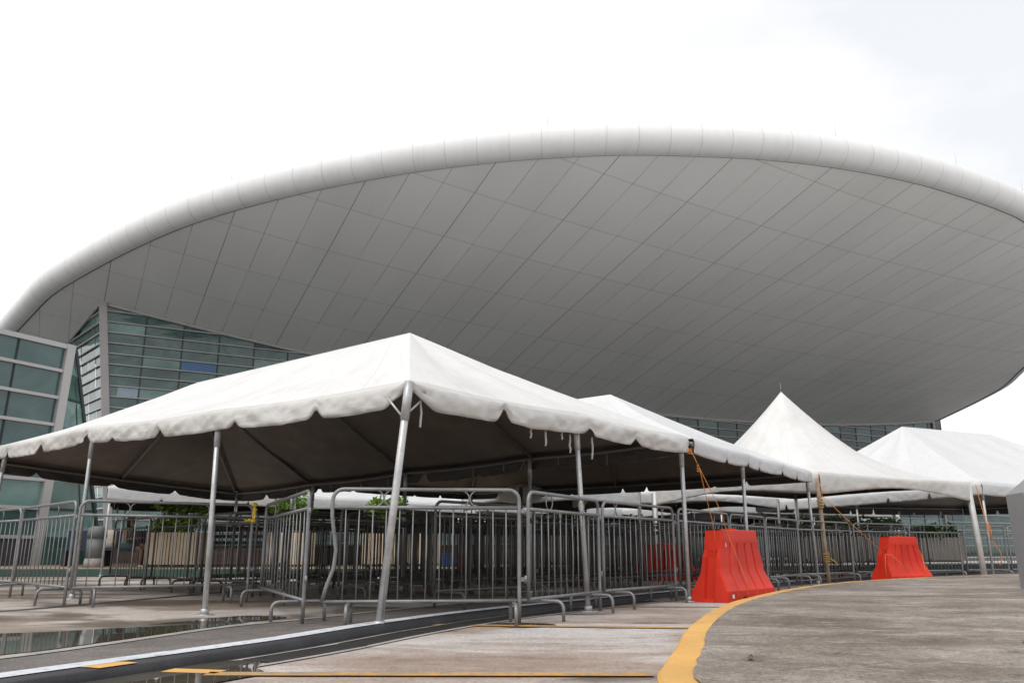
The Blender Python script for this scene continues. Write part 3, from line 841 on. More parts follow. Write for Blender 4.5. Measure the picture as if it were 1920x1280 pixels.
# --- second tent behind it
Fq = V(5.5, 15.2, 2.0); Bq2 = B + V(.10, .13, .0)
E1 = lerp(Bq2, Fq, .36); E2 = lerp(Bq2, Fq, .68)
l2 = V(-.768, .64, 0)
Gq = Fq + l2 * 8.5; Hq = Bq2 + l2 * 8.5
Q1 = V(1.78, 14.6, 3.32); Q2 = Q1 + l2 * 3.0
hip_tent('frame_tent', 'white hip roofed tent joined to the far right corner of the nearest tent', [[Bq2, E1, E2, Fq], [Fq, Gq], [Gq, Hq], [Hq, Bq2]], Q1, Q2, val_edges=(0, 1, 2),
    drop=.2, scal=1.0, crumple=.009, seed=23, fabric_m='fabric_clean',
    poles=[((E1.x, E1.y, 0), E1), ((Fq.x + .05, Fq.y, 0), Fq), ((Gq.x, Gq.y, 0), Gq), ((Hq.x, Hq.y, 0), Hq)],
    rafters=[(Q1, Bq2), (Q1, Fq), (Q1, E2), (Q2, Gq), (Q2, Hq), (Q1, lerp(Fq, Gq, .5)), (Q1, Q2)])

def marquee(name, label, ce, peak, drop=.33, seed=1, posts=None, fabric_m='fabric', arch=.45, group=None, hfun=1.5, finial=True, far=1):
    root = empty(name); tag(root, label, 'tent', group)
    fns = [eave_fn([ce[i], ce[(i + 1) % 4]]) for i in range(4)]
    mb = MB()
    for fn, L in fns:
        ns = 24; nr = 22; rows = []; uvs = [[(i / ns * L + .3, f_ / nr * 3) for i in range(ns + 1)] for f_ in range(nr + 1)]
        for r in range(nr + 1):
            f = r / nr; row = []
            for i in range(ns + 1):
                e = fn(i / ns); p = V(e.x - peak.x, e.y - peak.y, 0); rad = p.length; k_ = min(1, f * 2.2); p = p * (1 - f) * lerp(1, 2.75 / rad, k_ * .85) + V(peak.x, peak.y, 0)
                p.z = e.z + (peak.z - e.z) * (f ** hfun)
                p = p + fab(p, .012 * math.sin(PI * f), 1.1)
                row.append(p)
            rows.append(row)
        mb.grid(rows, 0, uvs)
    c = mb.build('canopy', [M[fabric_m], M['lining']], root, weld=.002); solid(c)
    mb = MB()
    for k, (fn, L) in enumerate(fns):
        a, b = fn(0), fn(1); d = (b - a).normalized()
        valance(mb, fn, L, drop * (far if k in (1, 2) else 1), 2, V(d.y, -d.x, 0), .011, arch, seed + k)
    v = mb.build('valance', [M['valance'] if fabric_m == 'fabric' else M['fabric_clean'], M['valance_lining']], root); solid(v, .004)
    if finial:
        mb = MB(); mb.tube([peak - V(0, 0, .05), peak + V(0, 0, .20)], .004, 5); mb.build('finial', M['rod'], root)
    return root
# --- high peak marquee
F2 = V(5.68, 15.30, 2.0); G2 = V(9.75, 17.65, 2.0); pk = V(6.32, 18.95, 4.2)
u2 = (G2 - F2); p2 = V(-u2.y, u2.x, 0)
H2 = G2 + p2; I2 = F2 + p2
mq = marquee('high_peak_tent', 'white high peak marquee tent with a pointed top and arched valance', [F2, G2, H2, I2], pk, .40, 5, arch=.5, far=.3)
pole(mq, (5.68, 15.28, 0), F2 + V(-.03, .03, -.12), .036, 'wood_post', False, False)
o = pole(mq, (G2.x + .02, G2.y - .05, 0), G2 + V(-.04, .02, -.05), .06, 'white_post', False, False)
for q in (H2, I2): pole(mq, (q.x, q.y, 0), q, .05, 'white_post', False, False)

# --- right hand hip tent
Hn = V(10.22, 18.05, 2.02); s4 = V(.86, .51, 0); l4 = V(-.51, .86, 0)
a4 = Hn; b4 = Hn + s4 * 10; d4 = b4 + l4 * 6.5; c4 = a4 + l4 * 6.5 - V(0, 0, .12)
R1 = V(10.95, 22.9, 3.95); R2 = V(14.6, 24.9, 4.0)
hip_tent('frame_tent', 'broad white hip tent at the right, seams creasing its front slope', [[c4, a4], [a4, lerp(a4, b4, .33), lerp(a4, b4, .66), b4], [b4, d4], [d4, c4]], R1, R2, drop=.27, scal=1.2, crumple=.012, seed=41, fabric_m='fabric_clean',
    poles=[((a4.x, a4.y, 0), a4), ((lerp(a4, b4, .33).x, lerp(a4, b4, .33).y, 0), lerp(a4, b4, .33)), ((c4.x, c4.y, 0), c4), ((lerp(a4, c4, .5).x, lerp(a4, c4, .5).y, 0), lerp(a4, c4, .5))],
    rafters=[(R1, a4), (R1, c4), (R1, lerp(a4, b4, .33)), (R2, b4), (R1, R2)])

# --- tents further back, seen under the front ones
def back_tent(label, a, b, depth, h, peak, fabric_m='fabric_clean', drop=.3, seed=3, n=None):
    a = Vector(a); b = Vector(b); d = (b - a).normalized(); n = n or V(-d.y, d.x, 0)
    a = V(a.x, a.y, h); b = V(b.x, b.y, h); c = b + n * depth; e = a + n * depth
    m1 = lerp(lerp(a, e, .5), lerp(b, c, .5), .25) + V(0, 0, peak); m2 = lerp(lerp(a, e, .5), lerp(b, c, .5), .75) + V(0, 0, peak)
    k = max(1, round((b - a).length / 4))
    ps = [lerp(a, b, i / k) for i in range(k + 1)] + [c, e]
    return _bt(label, a, b, c, e, m1, m2, ps, k, fabric_m, drop, seed)
def _bt(label, a, b, c, e, m1, m2, ps, k, fabric_m, drop, seed):
    # ridge runs along a>b : order the eaves so that the end slopes are e>a and b>c
    return hip_tent('frame_tent', label, [[e, a], [a] + ps[1:k] + [b], [b, c], [c, e]], m1, m2, fabric_m, drop, 1.6, .008, [((q.x, q.y, 0), q) for q in ps], (), .7, seed, rails=False)
back_tent('white tent behind the nearest tent, its long bright edge crossing above the planters', (-9.2, 18.9), (-1.6, 26.3), 5.5, 2.0, 1.1, seed=61, n=V(-.40, .917, 0))
back_tent('white tent deep in the background right of the leaning pole', (-1.2, 27.5), (3.2, 30.5), 5, 1.95, 1.2, seed=67)
back_tent('white tent deep in the background behind the red barriers', (8.0, 29.0), (15.5, 33.5), 5.5, 1.95, 1.3, seed=71)
back_tent('white tent over the queue lanes far behind the wide bent barrier', (-.9, 27.0), (7.5, 33.5), 9, 2.1, 1.3, seed=75, n=V(-.5, .87, 0))
back_tent('white tent over the queue lanes far behind the bigger red barrier', (6.5, 26.0), (14, 30.5), 8, 2.05, 1.2, seed=79, n=V(-.45, .89, 0))
m6 = [V(.2, 19.0, 2.03), V(3.1, 20.3, 2.03), V(1.8, 23.6, 2.03), V(-1.3, 22.2, 2.03)]
mm = marquee('high_peak_tent', 'white marquee with an arched edge in the shade behind the second tent', m6, V(.95, 21.2, 3.6), .42, 31, arch=.35, fabric_m='fabric_clean')
for q in m6: pole(mm, (q.x, q.y, 0), q - V(0, 0, .05), .045, 'rail', False, False)
m7 = [V(3.5, 20.6, 2.0), V(7.3, 22.9, 2.0), V(5.2, 26.4, 2.0), V(1.4, 24.1, 2.0)]
mm = marquee('high_peak_tent', 'white marquee with a thin arched edge standing behind the pointed marquee', m7, V(4.4, 23.5, 3.5), .30, 37, arch=.5, fabric_m='fabric_clean')
for q in m7: pole(mm, (q.x, q.y, 0), q - V(0, 0, .05), .045, 'rail', False, False)
# distant parasol
um = empty('parasol', (9.3, 29.0, .0), label='small white parasol far off under the tents', cat='parasol')
mb = MB()
for k in range(8):
    a, b = 2 * PI * k / 8, 2 * PI * (k + 1) / 8
    mb.poly([V(math.cos(a) * .55, math.sin(a) * .55, 1.72), V(math.cos(b) * .55, math.sin(b) * .55, 1.72), V(0, 0, 2.0)])
o = mb.build('canopy', M['fabric_clean'], um); o.modifiers.new('t', 'SOLIDIFY').thickness = .01
mb = MB(); mb.tube([V(0, 0, 0), V(0, 0, 1.98)], .025, 8); mb.build('pole', M['rail'], um)

# ------------------------------------------------------------------ crowd barriers
def barrier_mesh(L, deco, kink=False, mat='galv', nb=13, right_leg=True, seed=1):
    """parts of one barrier, x from 0 to L, standing on z=0"""
    rd_ = random.Random(seed)
    H, Hm, Hb, r = 1.095, .945, .19, .0165
    root = empty('crowd_barrier')
    c = .09
    def arcp(cx, cz, a0, a1, n=6): return [V(cx + c * math.cos(R(a0 + (a1 - a0) * i / n)), 0, cz + c * math.sin(R(a0 + (a1 - a0) * i / n))) for i in range(n + 1)]
    left = [V(.0, 0, Hb), V(0, 0, .5), V(0, 0, .8)] if not kink else [V(-.045, 0, Hb), V(-.02, 0, .30), V(.035, 0, .46), V(.045, 0, .6), V(.0, 0, .88)]
    pts = left + arcp(c, H - c, 180, 90) + arcp(L - c, H - c, 90, 0) + [V(L, 0, .6), V(L, 0, Hb)] + ([V(L, 0, .0)] if right_leg else [])
    mb = MB(); mb.tube(pts, r, 10)
    mb.tube([V(left[0].x, 0, Hb), V(L, 0, Hb)], r * .9, 8); mb.tube([V(0.0, 0, Hm), V(L, 0, Hm)], r * .95, 8)
    mb.build('frame', M[mat], root)
    mb = MB()
    for i in range(1, nb + 1):
        x = L * i / (nb + 1); b = rd_.uniform(-.006, .006)
        mb.tube([V(x + rd_.uniform(-.003, .003), 0, Hb), V(x + b, rd_.uniform(-.006, .006), .55), V(x, 0, Hm)], .006, 6)
    mb.build('bars', M[mat], root)
    zc = (H + Hm) / 2; rr_ = .072
    def arcx(mb, cx, sgn):
        mb.tube([V(cx + sgn * (rr_ * .04 + rr_ * (1 - math.cos(R(a)))), 0, zc + .068 * math.sin(R(a))) for a in range(-84, 85, 14)], .0072, 6)
    n = deco[1]
    for k in range(n):
        cx = L * (k + .5) / n if n != 2 else L * (.27 + .46 * k)
        mb = MB()
        if deco[0] == 'x': arcx(mb, cx, 1); arcx(mb, cx, -1)
        elif deco[0] == 'c': arcx(mb, cx + (-.05 if k else .05), 1 if k == 0 else -1)
        else: mb.tube([V(cx + .066 * math.cos(2 * PI * i / 16), 0, zc + .066 * math.sin(2 * PI * i / 16)) for i in range(17)], .0055, 6, cap=False)
        mb.build('scroll', M[mat], root)
    for x in (.22, L - .22) if not kink else (.17, L - .05):
        mb = MB(); w_ = .225
        pr = [V(x, -w_, 0), V(x, -w_, .11)] + [V(x, -w_ + .06 - .06 * math.cos(R(a)), .11 + .06 * math.sin(R(a))) for a in (30, 60, 90)]
        pr = pr + [V(q.x, -q.y, q.z) for q in pr[::-1]]
        mb.tube(pr, .0155, 8); mb.tube([V(x, 0, .17), V(x, 0, .2)], .012, 6); mb.build('foot', M[mat], root)
    for zz in (.92, .36):
        mb = MB(); mb.box((L + .028, 0, zz), (.05, .008, .035)); mb.tube([V(L + .055, 0, zz - .03), V(L + .055, 0, zz + .03)], .012, 8); mb.build('hinge', M[mat], root)
    return root
GRP = 'galvanised crowd barriers'
protos = {}
def barrier(p, q, deco, label, kink=False, mat='galv', nb=13, dz=0, group=GRP, lean=0):
    p = V(*p, 0); q = V(*q, 0); d = q - p; L = d.length
    key = (round(L / .06), deco, kink, mat, nb)
    if key not in protos:
        protos[key] = barrier_mesh(L - .06, deco, kink, mat, nb, seed=len(protos)); o = protos[key]
    else: o = copy_tree(protos[key])
    o.location = (p.x, p.y, dz); o.rotation_euler = (lean, 0, math.atan2(d.y, d.x))
    tag(o, label, 'crowd barrier', group); return o
X2, X3, X1, CIR, CEE = ('x', 2), ('x', 3), ('x', 1), ('o', 2), ('c', 2)
barrier((-1.50, 6.98), (.12, 7.14), X2, 'wide crowd barrier behind the leaning tent pole, its left upright bent', kink=True)
barrier((.14, 7.30), (.92, 8.72), CIR, 'crowd barrier with two ring ornaments right of the leaning pole', nb=11)
barrier((.95, 8.80), (2.0, 10.3), X3, 'crowd barrier with three scroll ornaments just left of the bigger red water barrier')
barrier((2.06, 10.40), (3.10, 11.95), CEE, 'crowd barrier running behind the bigger red water barrier')
barrier((3.12, 12.0), (4.0, 13.25), CEE, 'crowd barrier right after the bigger red water barrier')
barrier((4.02, 13.3), (4.98, 14.62), CEE, 'crowd barrier ending left of the brown marquee post')
barrier((5.0, 14.7), (6.45, 15.98), X2, 'crowd barrier crossed by the brown marquee post')
barrier((6.58, 16.2), (7.98, 17.0), X2, 'crowd barrier directly behind the smaller red water barrier')
barrier((8.05, 17.05), (9.45, 17.75), CIR, 'crowd barrier with two rings right of the smaller red water barrier')
barrier((9.55, 17.8), (10.8, 18.4), CEE, 'crowd barrier behind the white marquee post at the right', nb=11)
barrier((10.85, 18.42), (12.2, 19.15), X2, 'crowd barrier half hidden by the grey pedestal', nb=12)
barrier((-2.82, 9.6), (-1.72, 7.12), X2, 'crowd barrier set at a slant left of the wide bent barrier', nb=13)
barrier((-4.66, 9.02), (-3.02, 9.95), X2, 'crowd barrier between two tent poles at left with yellow tape at its end', nb=12, dz=.02)
barrier((-6.25, 10.7), (-4.74, 9.12), CEE, 'crowd barrier angled away left of the taped barrier', nb=12, dz=.02)
barrier((-7.85, 12.05), (-6.28, 10.75), CEE, 'crowd barrier at the left edge of the photo, beside the outer tent pole', nb=12, dz=.02)
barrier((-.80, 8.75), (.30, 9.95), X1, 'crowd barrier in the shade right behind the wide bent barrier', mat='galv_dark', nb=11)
# queue lanes inside
INL = 'weathered crowd barrier in the dark queue lanes under the tents, behind the front row'
ING = 'dark barriers in the queue lanes'
chain = [(.3, 8.0), (1.35, 9.55), (2.4, 11.1), (3.4, 12.6), (4.5, 14.0), (5.8, 15.3), (7.2, 16.35), (8.6, 17.25), (10.0, 18.0)]
lv_ = V(-.74, .67, 0)
for k in range(1, 6):
    for i, (a, b) in enumerate(zip(chain, chain[1:])):
        off = lv_ * (1.35 * k + .3)
        if k in (1,) and i < 1: continue
        jx = rnd.uniform(-.12, .12)
        a_ = (a[0] + off.x + jx, a[1] + off.y + rnd.uniform(-.1, .1)); d = V(b[0] - a[0], b[1] - a[1], 0).normalized()
        b_ = (a_[0] + d.x * 1.74, a_[1] + d.y * 1.74)
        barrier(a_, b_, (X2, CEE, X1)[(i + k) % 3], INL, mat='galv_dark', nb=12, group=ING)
for k in range(2, 8):
    for i, (a, b) in enumerate(zip(chain[::1], chain[1:])):
        if i % 2 == k % 2 and k > 5: continue
        off = lv_ * (1.0 * k + .95); d = V(b[0] - a[0], b[1] - a[1], 0).normalized()
        a_ = (a[0] + off.x + d.x * .8 + rnd.uniform(-.15, .15), a[1] + off.y + d.y * .8 + rnd.uniform(-.15, .15)); an = rnd.uniform(-.06, .06)
        d = V(d.x * math.cos(an) - d.y * math.sin(an), d.x * math.sin(an) + d.y * math.cos(an), 0)
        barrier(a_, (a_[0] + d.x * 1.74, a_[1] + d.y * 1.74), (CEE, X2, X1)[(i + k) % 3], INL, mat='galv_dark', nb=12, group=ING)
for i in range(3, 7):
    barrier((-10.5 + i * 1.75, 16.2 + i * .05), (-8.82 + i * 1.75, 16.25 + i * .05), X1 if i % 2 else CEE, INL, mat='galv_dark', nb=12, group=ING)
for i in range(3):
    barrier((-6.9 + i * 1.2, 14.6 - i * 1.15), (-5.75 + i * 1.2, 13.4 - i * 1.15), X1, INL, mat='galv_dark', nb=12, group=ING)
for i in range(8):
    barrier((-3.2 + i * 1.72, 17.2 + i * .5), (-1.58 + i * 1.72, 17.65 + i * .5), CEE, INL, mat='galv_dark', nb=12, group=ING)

# yellow tape on a barrier end
mb = MB(); q = V(-3.05, 9.90, 0)
rows = [[q + V(.012 * noise.noise(V(k * .7, 0, 0)) - .016, -.01, 1.13 - k * .018), q + V(.012 * noise.noise(V(k * .7, 0, 0)) + .016, -.012 + .01 * math.sin(k), 1.125 - k * .018)] for k in range(13)]
mb.grid(rows)
for zz, r_, dx in ((1.115, .038, 0), (1.06, .026, .012), (.93, .034, 0), (.94, .03, -.045), (.935, .022, -.085)):
    mb.grid([[q + V(dx + r_ * math.cos(a) * math.sin(b) * (1 + .4 * noise.noise(V(a * 2, b * 2, zz * 9))), -.01 + r_ * math.sin(a) * math.sin(b), zz + r_ * .7 * math.cos(b)) for a in [2 * PI * k / 8 for k in range(8)]] for b in [.1 + PI * .94 * k / 5 for k in range(6)]], closed=True)
tag(mb.build('barrier_tape', M['tape']), 'scrap of yellow tape knotted round the end of a barrier', 'tape')

# ------------------------------------------------------------------ red water barriers
def water_barrier(loc, rz, label, L=1.42, sticker=False):
    root = empty('water_barrier', loc, rz); tag(root, label, 'water barrier', 'red plastic water barriers')
    prof_ = [(.235, 0), (.235, .13), (.224, .14), (.132, .34), (.115, .60), (.115, .66), (.118, .70), (.108, .83)]   # half width, height
    taper = lambda h: L / 2 - .19 * (h / .83) ** 1.0 + (.0 if h < .56 else -.03)
    N = 121; xs = [-1 + 2 * i / (N - 1) for i in range(N)]
    mb = MB()
    hs_ = []
    for (w0, h0), (w1, h1) in zip(prof_, prof_[1:]):
        for k in range(3): hs_.append((lerp(w0, w1, k / 3), lerp(h0, h1, k / 3)))
    hs_.append(prof_[-1])
    for sgn in (-1, 1):
        rows = []
        for w_, h in hs_:
            row = []
            for x in xs:
                X = x * taper(h)
                g_ = 0
                for c_ in (-.50, -.17, .17, .50):
                    d = abs(x * (L / 2 - .1) - c_ * (L / 2)) / .026
                    if d < 1 and .10 < h < .685: g_ = max(g_, (1 - d * d)) * min(1, (h - .10) / .06, (.685 - h) / .03)
                e_ = max(0, (abs(x) - .93) / .07)
                notch = 0
                if h < .055 and any(abs(x - q_) < .07 for q_ in (-.33, .33)): h2 = .055
                else: h2 = h
                row.append(V(X, sgn * (w_ - .034 * g_ - .012 * e_ * e_), h2))
            rows.append(row)
        mb.grid(rows if sgn < 0 else [r[::-1] for r in rows])
    # ends: recessed slot down the middle
    for e in (0, -1):
        sx = -1 if e == 0 else 1
        rows = []
        for w_, h in hs_:
            X = sx * taper(h); wy = w_ - .012
            dep = -.05 * sx if .02 < h < .60 else 0
            row = [V(X, -wy, h), V(X, -.07, h), V(X + dep, -.055, h), V(X + dep, .055, h), V(X, .07, h), V(X, wy, h)]
            rows.append(row if sx > 0 else row[::-1])
        mb.grid(rows, smooth=False)
    w_, h = prof_[-1]; X = taper(h)
    mb.grid([[V(-X, -w_ , h), V(-X * .5, -w_ , h), V(X * .5, -w_, h), V(X, -w_, h)], [V(-X + .01, -w_ + .02, h + .012), V(-X * .5, -w_ + .02, h + .012), V(X * .5, -w_ + .02, h + .012), V(X - .01, -w_ + .02, h + .012)],
             [V(-X + .01, w_ - .02, h + .012), V(-X * .5, w_ - .02, h + .012), V(X * .5, w_ - .02, h + .012), V(X - .01, w_ - .02, h + .012)], [V(-X, w_, h), V(-X * .5, w_, h), V(X * .5, w_, h), V(X, w_, h)]])
    mb.build('body', M['red'], root, weld=.001)
    mb = MB(); mb.tube([V(.0, 0, h + .01), V(0, 0, h + .03)], .05, 12); mb.build('filler_cap', M['red'], root)
    if sticker:
        mb = MB(); mb.box((-L / 2 + .17, -.236, .07), (.05, .004, .045)); mb.box((-L / 2 + .30, -.118, .66), (.012, .004, .05)); mb.build('sticker', M['sticker'], root)
    return root
wb1 = water_barrier((2.77, 10.62, 0), math.atan2(1.08, .86), 'bigger red water barrier beside the yellow kerb, orange rope over its face', 1.5, True)
wb2 = water_barrier((7.30, 15.93, 0), math.atan2(.55, 1.0), 'smaller red water barrier behind the kerb with rope wrapped round it', 1.22)
wb3 = water_barrier((3.15, 17.4, 0), .35, 'dark red water barrier in the shade behind the crowd barriers', 1.3); wb3.scale.z = .86

# ------------------------------------------------------------------ ropes
def rope(name, pts, label, m='orange_rope', r=.0042, cat='rope', n=5):
    mb = MB()
    for seg in pts: mb.tube(catmull([Vector(p) for p in seg], n if len(seg) > 3 else 1), r, 6)
    return tag(mb.build(name, M[m]), label, cat)
kn = V(2.27, 10.0, 1.56)
def coil(c, rr_, h, n, turns): return [c + V(rr_ * math.cos(a), rr_ * math.sin(a), -h * k / n) for k in range(n + 1) for a in [2 * PI * turns * k / n]]
rope('guy_rope', [[(2.19, 10.12, 1.80), (2.22, 10.06, 1.72), kn], [kn, (2.50, 10.02, 1.05), (2.60, 10.15, .80), (2.84, 10.15, .10)], [kn, (2.38, 10.1, 1.1), (2.43, 10.12, .86), (2.46, 10.2, .6)],
     coil(V(2.19, 10.16, 1.82), .042, .08, 16, 3), coil(V(2.26, 10.02, 1.60), .014, .09, 12, 3)], 'orange guy rope from the nearest tent down over the bigger red barrier')
rope('guy_rope', [[(5.60, 15.2, 1.93), (5.66, 15.15, 1.62), (5.69, 15.24, 1.55)], [(5.69, 15.24, 1.55), (6.25, 15.3, 1.0), (6.80, 15.42, .52)], [(6.80, 15.42, .52), (6.95, 15.50, .51)], [(6.95, 15.50, .51), (7.25, 15.53, .22)], [(6.80, 15.42, .52), (6.79, 15.45, .3), (6.82, 15.48, .02)],
     coil(V(5.655, 15.30, 1.58), .06, .12, 16, 3)], 'orange guy rope from the marquee post to the smaller red barrier', r=.0055)
rope('guy_rope', [[(7.74, 15.99, .52), (7.75, 15.95, .25), (7.76, 15.88, .01)]], 'short orange rope strand down the right end of the smaller red barrier', r=.006)
rope('hanging_rope', [[(9.84, 17.6, 1.95), (9.87, 17.55, 1.5), (9.9, 17.5, 1.1), (9.96, 17.5, .8), (10.12, 17.5, .5), (10.05, 17.5, .28)], [(9.9, 17.5, 1.15), (9.96, 17.48, .95), (9.94, 17.48, .8)], [(9.92, 17.5, 1.2), (9.98, 17.5, 1.0), (9.97, 17.5, .85)]], 'orange rope dangling loose beside the white marquee post', r=.008)
rope('tied_rope', [coil(V(5.675, 15.29, .55), .055, .16, 24, 4), [(5.73, 15.25, .45), (5.79, 15.22, .40), (5.83, 15.2, .36)], coil(V(5.655, 15.30, 1.48), .05, .14, 20, 3)], 'ochre rope tied round the brown marquee post', 'old_rope', .011)

# ------------------------------------------------------------------ grey pedestal at the right edge
kx = empty('service_pedestal', (6.63, 10.62, KH + .005), R(-8), label='grey metal pedestal with a sloping top and recessed lamp at the right edge', cat='pedestal')
mb = MB(); wdt, dp, h0, h1 = .75, .5, 1.17, 1.50
x0, x1 = -.20, -.20 + wdt
a = .02
prof_ = [(x0 + a, 0), (x1, 0), (x1, h1 - .02), (x0 + .42, h1), (x0, h0), ]
rx0, rx1, rz0, rz1 = x0 + .045, x0 + .36, .30, .62
pts_f = [V(x, -dp / 2, zz) for x, zz in prof_]; pts_b = [V(x, dp / 2, zz) for x, zz in prof_]
n = len(prof_)
for i in range(n):
    j_ = (i + 1) % n; mb.poly([pts_f[i], pts_b[i], pts_b[j_], pts_f[j_]][::-1])
mb.poly(pts_b[::-1])
# front with a hole for the recess
f_ = lambda x, zz: V(x, -dp / 2, zz)
mb.poly([f_(x0 + a, 0), f_(x1, 0), f_(x1, rz0), f_(x0 + a * .75, rz0)]); mb.poly([f_(x0 + a * .75, rz0), f_(rx0, rz0), f_(rx0, rz1), f_(x0 + a * .5, rz1)]); mb.poly([f_(rx1, rz0), f_(x1, rz0), f_(x1, rz1), f_(rx1, rz1)])
mb.poly([f_(x0 + a * .5, rz1), f_(x1, rz1), f_(x1, h1 - .02), f_(x0 + .42, h1), f_(x0, h0)])
mb.build('housing', M['kiosk'], kx)
mb = MB(); ry = -dp / 2 + .09; c4_ = [(rx0, rz0), (rx1, rz0), (rx1, rz1), (rx0, rz1)]
mb.poly([V(x, ry, zz) for x, zz in c4_])
for i in range(4):
    (xa, za), (xb, zb) = c4_[i], c4_[(i + 1) % 4]; mb.poly([V(xa, -dp / 2, za), V(xb, -dp / 2, zb), V(xb, ry, zb), V(xa, ry, za)])
rc = mb.build('recess', M['kiosk_dark'], kx)
mb = MB(); mb.tube([V(rx0 + .16, ry - .001, .44), V(rx0 + .16, ry - .03, .44)], .05, 14); mb.build('lamp', M['lamp'], rc)

# ------------------------------------------------------------------ planters, bench, person and small things on the platform
def shrub(parent_loc, label, n, sx, sz, mat, name='shrub', flower=False, seed=1):
    root = empty(name, parent_loc); tag(root, label, 'shrub')
    r_ = random.Random(seed); mb = MB(); st = MB()
    cl = [(r_.uniform(-1, 1) * sx * .75, r_.uniform(-.35, .35), r_.uniform(.12, 1) * sz * .8, r_.uniform(.18, .32)) for _ in range(14)]
    for cx, cy, cz, cr_ in cl:
        st.tube([V(cx * .3, cy * .3, 0), V(cx * .7, cy * .7, cz * .6), V(cx, cy, cz)], [.014, .01, .005], 5)
        for _ in range(n // len(cl)):
            d = V(r_.gauss(0, 1), r_.gauss(0, 1), r_.gauss(0, .8)).normalized() * cr_ * r_.random() ** .4
            p = V(cx, cy, cz) + d; q = r_.uniform(.05, .12)
            ax = V(r_.gauss(0, 1), r_.gauss(0, 1), r_.gauss(.2, .6)).normalized(); bx = ax.cross(V(r_.random(), r_.random(), 1)).normalized()
            mb.poly([p - ax * q, p + bx * q * .42, p + ax * q, p - bx * q * .42])
    mb.build('crown', M[mat], root); st.build('stem', M['wood_post'], root)
    if flower:
        fl = MB()
        for _ in range(26):
            p = V(-.25 + r_.gauss(0, .05), -.3 + r_.gauss(0, .04), sz * .95 + r_.gauss(0, .04)); ax = V(r_.gauss(0, 1), r_.gauss(0, 1), r_.gauss(0, 1)).normalized() * .05; bx = ax.cross(V(.3, .2, 1)).normalized() * .035
            fl.poly([p - ax, p + bx, p + ax, p - bx])
        fl.build('flower', M['red_flower'], root)
    return root
def planter(x, y, label, wd=1.4, h=.80, mat='planter'):
    root = empty('planter', (x, y, .174)); tag(root, label, 'planter', 'planters on the platform')
    mb = MB(); b_ = .9
    for sx_, sy_ in ((0, -1), (0, 1), (-1, 0), (1, 0)):
        for k in range(4 if sx_ == 0 else 3):
            if sx_ == 0: 
                w1 = wd / 4; mb.box((-wd / 2 + w1 * (k + .5), sy_ * .38, h / 2 + .06), (w1 - .012, .06, h))
            else:
                w1 = .7 / 3; mb.box((sx_ * (wd / 2 - .03), -.35 + w1 * (k + .5), h / 2 + .06), (.06, w1 - .012, h))
    mb.build('panels', M[mat], root)
    mb = MB(); mb.box((0, 0, h / 2), (wd - .1, .68, h - .1)); mb.build('liner', M['planter_dark'], root)
    mb = MB(); mb.box((0, 0, .03), (wd - .12, .7, .06)); mb.build('base', M['planter_dark'], root)
    return root
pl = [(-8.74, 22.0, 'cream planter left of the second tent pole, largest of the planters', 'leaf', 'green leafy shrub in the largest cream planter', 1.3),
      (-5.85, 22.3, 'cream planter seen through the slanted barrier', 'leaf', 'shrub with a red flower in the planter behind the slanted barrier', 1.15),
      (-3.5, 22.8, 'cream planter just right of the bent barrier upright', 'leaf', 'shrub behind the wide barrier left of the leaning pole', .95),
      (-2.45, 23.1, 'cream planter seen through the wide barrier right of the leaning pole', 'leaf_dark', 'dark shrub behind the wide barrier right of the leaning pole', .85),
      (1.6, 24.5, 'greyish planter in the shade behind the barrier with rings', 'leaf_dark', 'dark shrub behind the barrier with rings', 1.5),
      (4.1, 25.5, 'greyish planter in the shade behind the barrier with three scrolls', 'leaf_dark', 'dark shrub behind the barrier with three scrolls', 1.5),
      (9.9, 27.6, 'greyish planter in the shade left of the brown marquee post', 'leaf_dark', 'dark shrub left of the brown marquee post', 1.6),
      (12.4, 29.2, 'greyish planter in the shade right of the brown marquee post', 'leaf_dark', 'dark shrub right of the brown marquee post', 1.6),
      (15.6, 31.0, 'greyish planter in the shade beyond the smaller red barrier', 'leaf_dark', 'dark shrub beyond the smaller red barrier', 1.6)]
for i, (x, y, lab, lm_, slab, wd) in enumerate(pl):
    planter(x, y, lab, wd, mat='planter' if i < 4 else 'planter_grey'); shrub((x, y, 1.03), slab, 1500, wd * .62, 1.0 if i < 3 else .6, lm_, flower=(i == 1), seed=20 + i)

bn = empty('bench', (-10.35, 22.6, .174), label='dark blue bench where the person sits', cat='bench')
mb = MB(); mb.box((0, 0, .44), (3.4, .5, .06)); mb.build('seat', M['bench'], bn)
mb = MB(); mb.box((0, .27, .72), (3.4, .05, .42)); mb.build('backrest', M['bench'], bn)
for x in (-1.5, -.5, .5, 1.5):
    mb = MB(); mb.box((x, 0, .205), (.06, .46, .41)); mb.build('leg', M['bench_leg'], bn)
bn2 = empty('bench', (-7.6, 23.4, .174), label='dark slatted bench between two cream planters', cat='bench')
mb = MB(); mb.box((0, 0, .44), (1.9, .5, .06)); mb.build('seat', M['wood_post'], bn2)
mb = MB()
for k in range(3): mb.box((0, .27, .62 + k * .17), (1.9, .04, .09))
mb.build('backrest', M['bench_leg'], bn2)
for x in (-.8, .8):
    mb = MB(); mb.box((x, 0, .205), (.06, .46, .41)); mb.build('leg', M['bench_leg'], bn2)
lw = MB(); lw.box((-6.5, 28.0, .174 + .26), (22, .35, .52)); lw.box((-6.5, 28.0, .174 + .545), (22.1, .45, .05), mi=1)
tag(lw.build('low_wall', [M['brick'], M['bench_leg']]), 'long low brown wall on the platform behind the planters and bench', 'wall')
bi = empty('litter_bin', (-10.45, 21.2, .174), label='grey cylindrical litter bin left of the seated person', cat='litter bin')
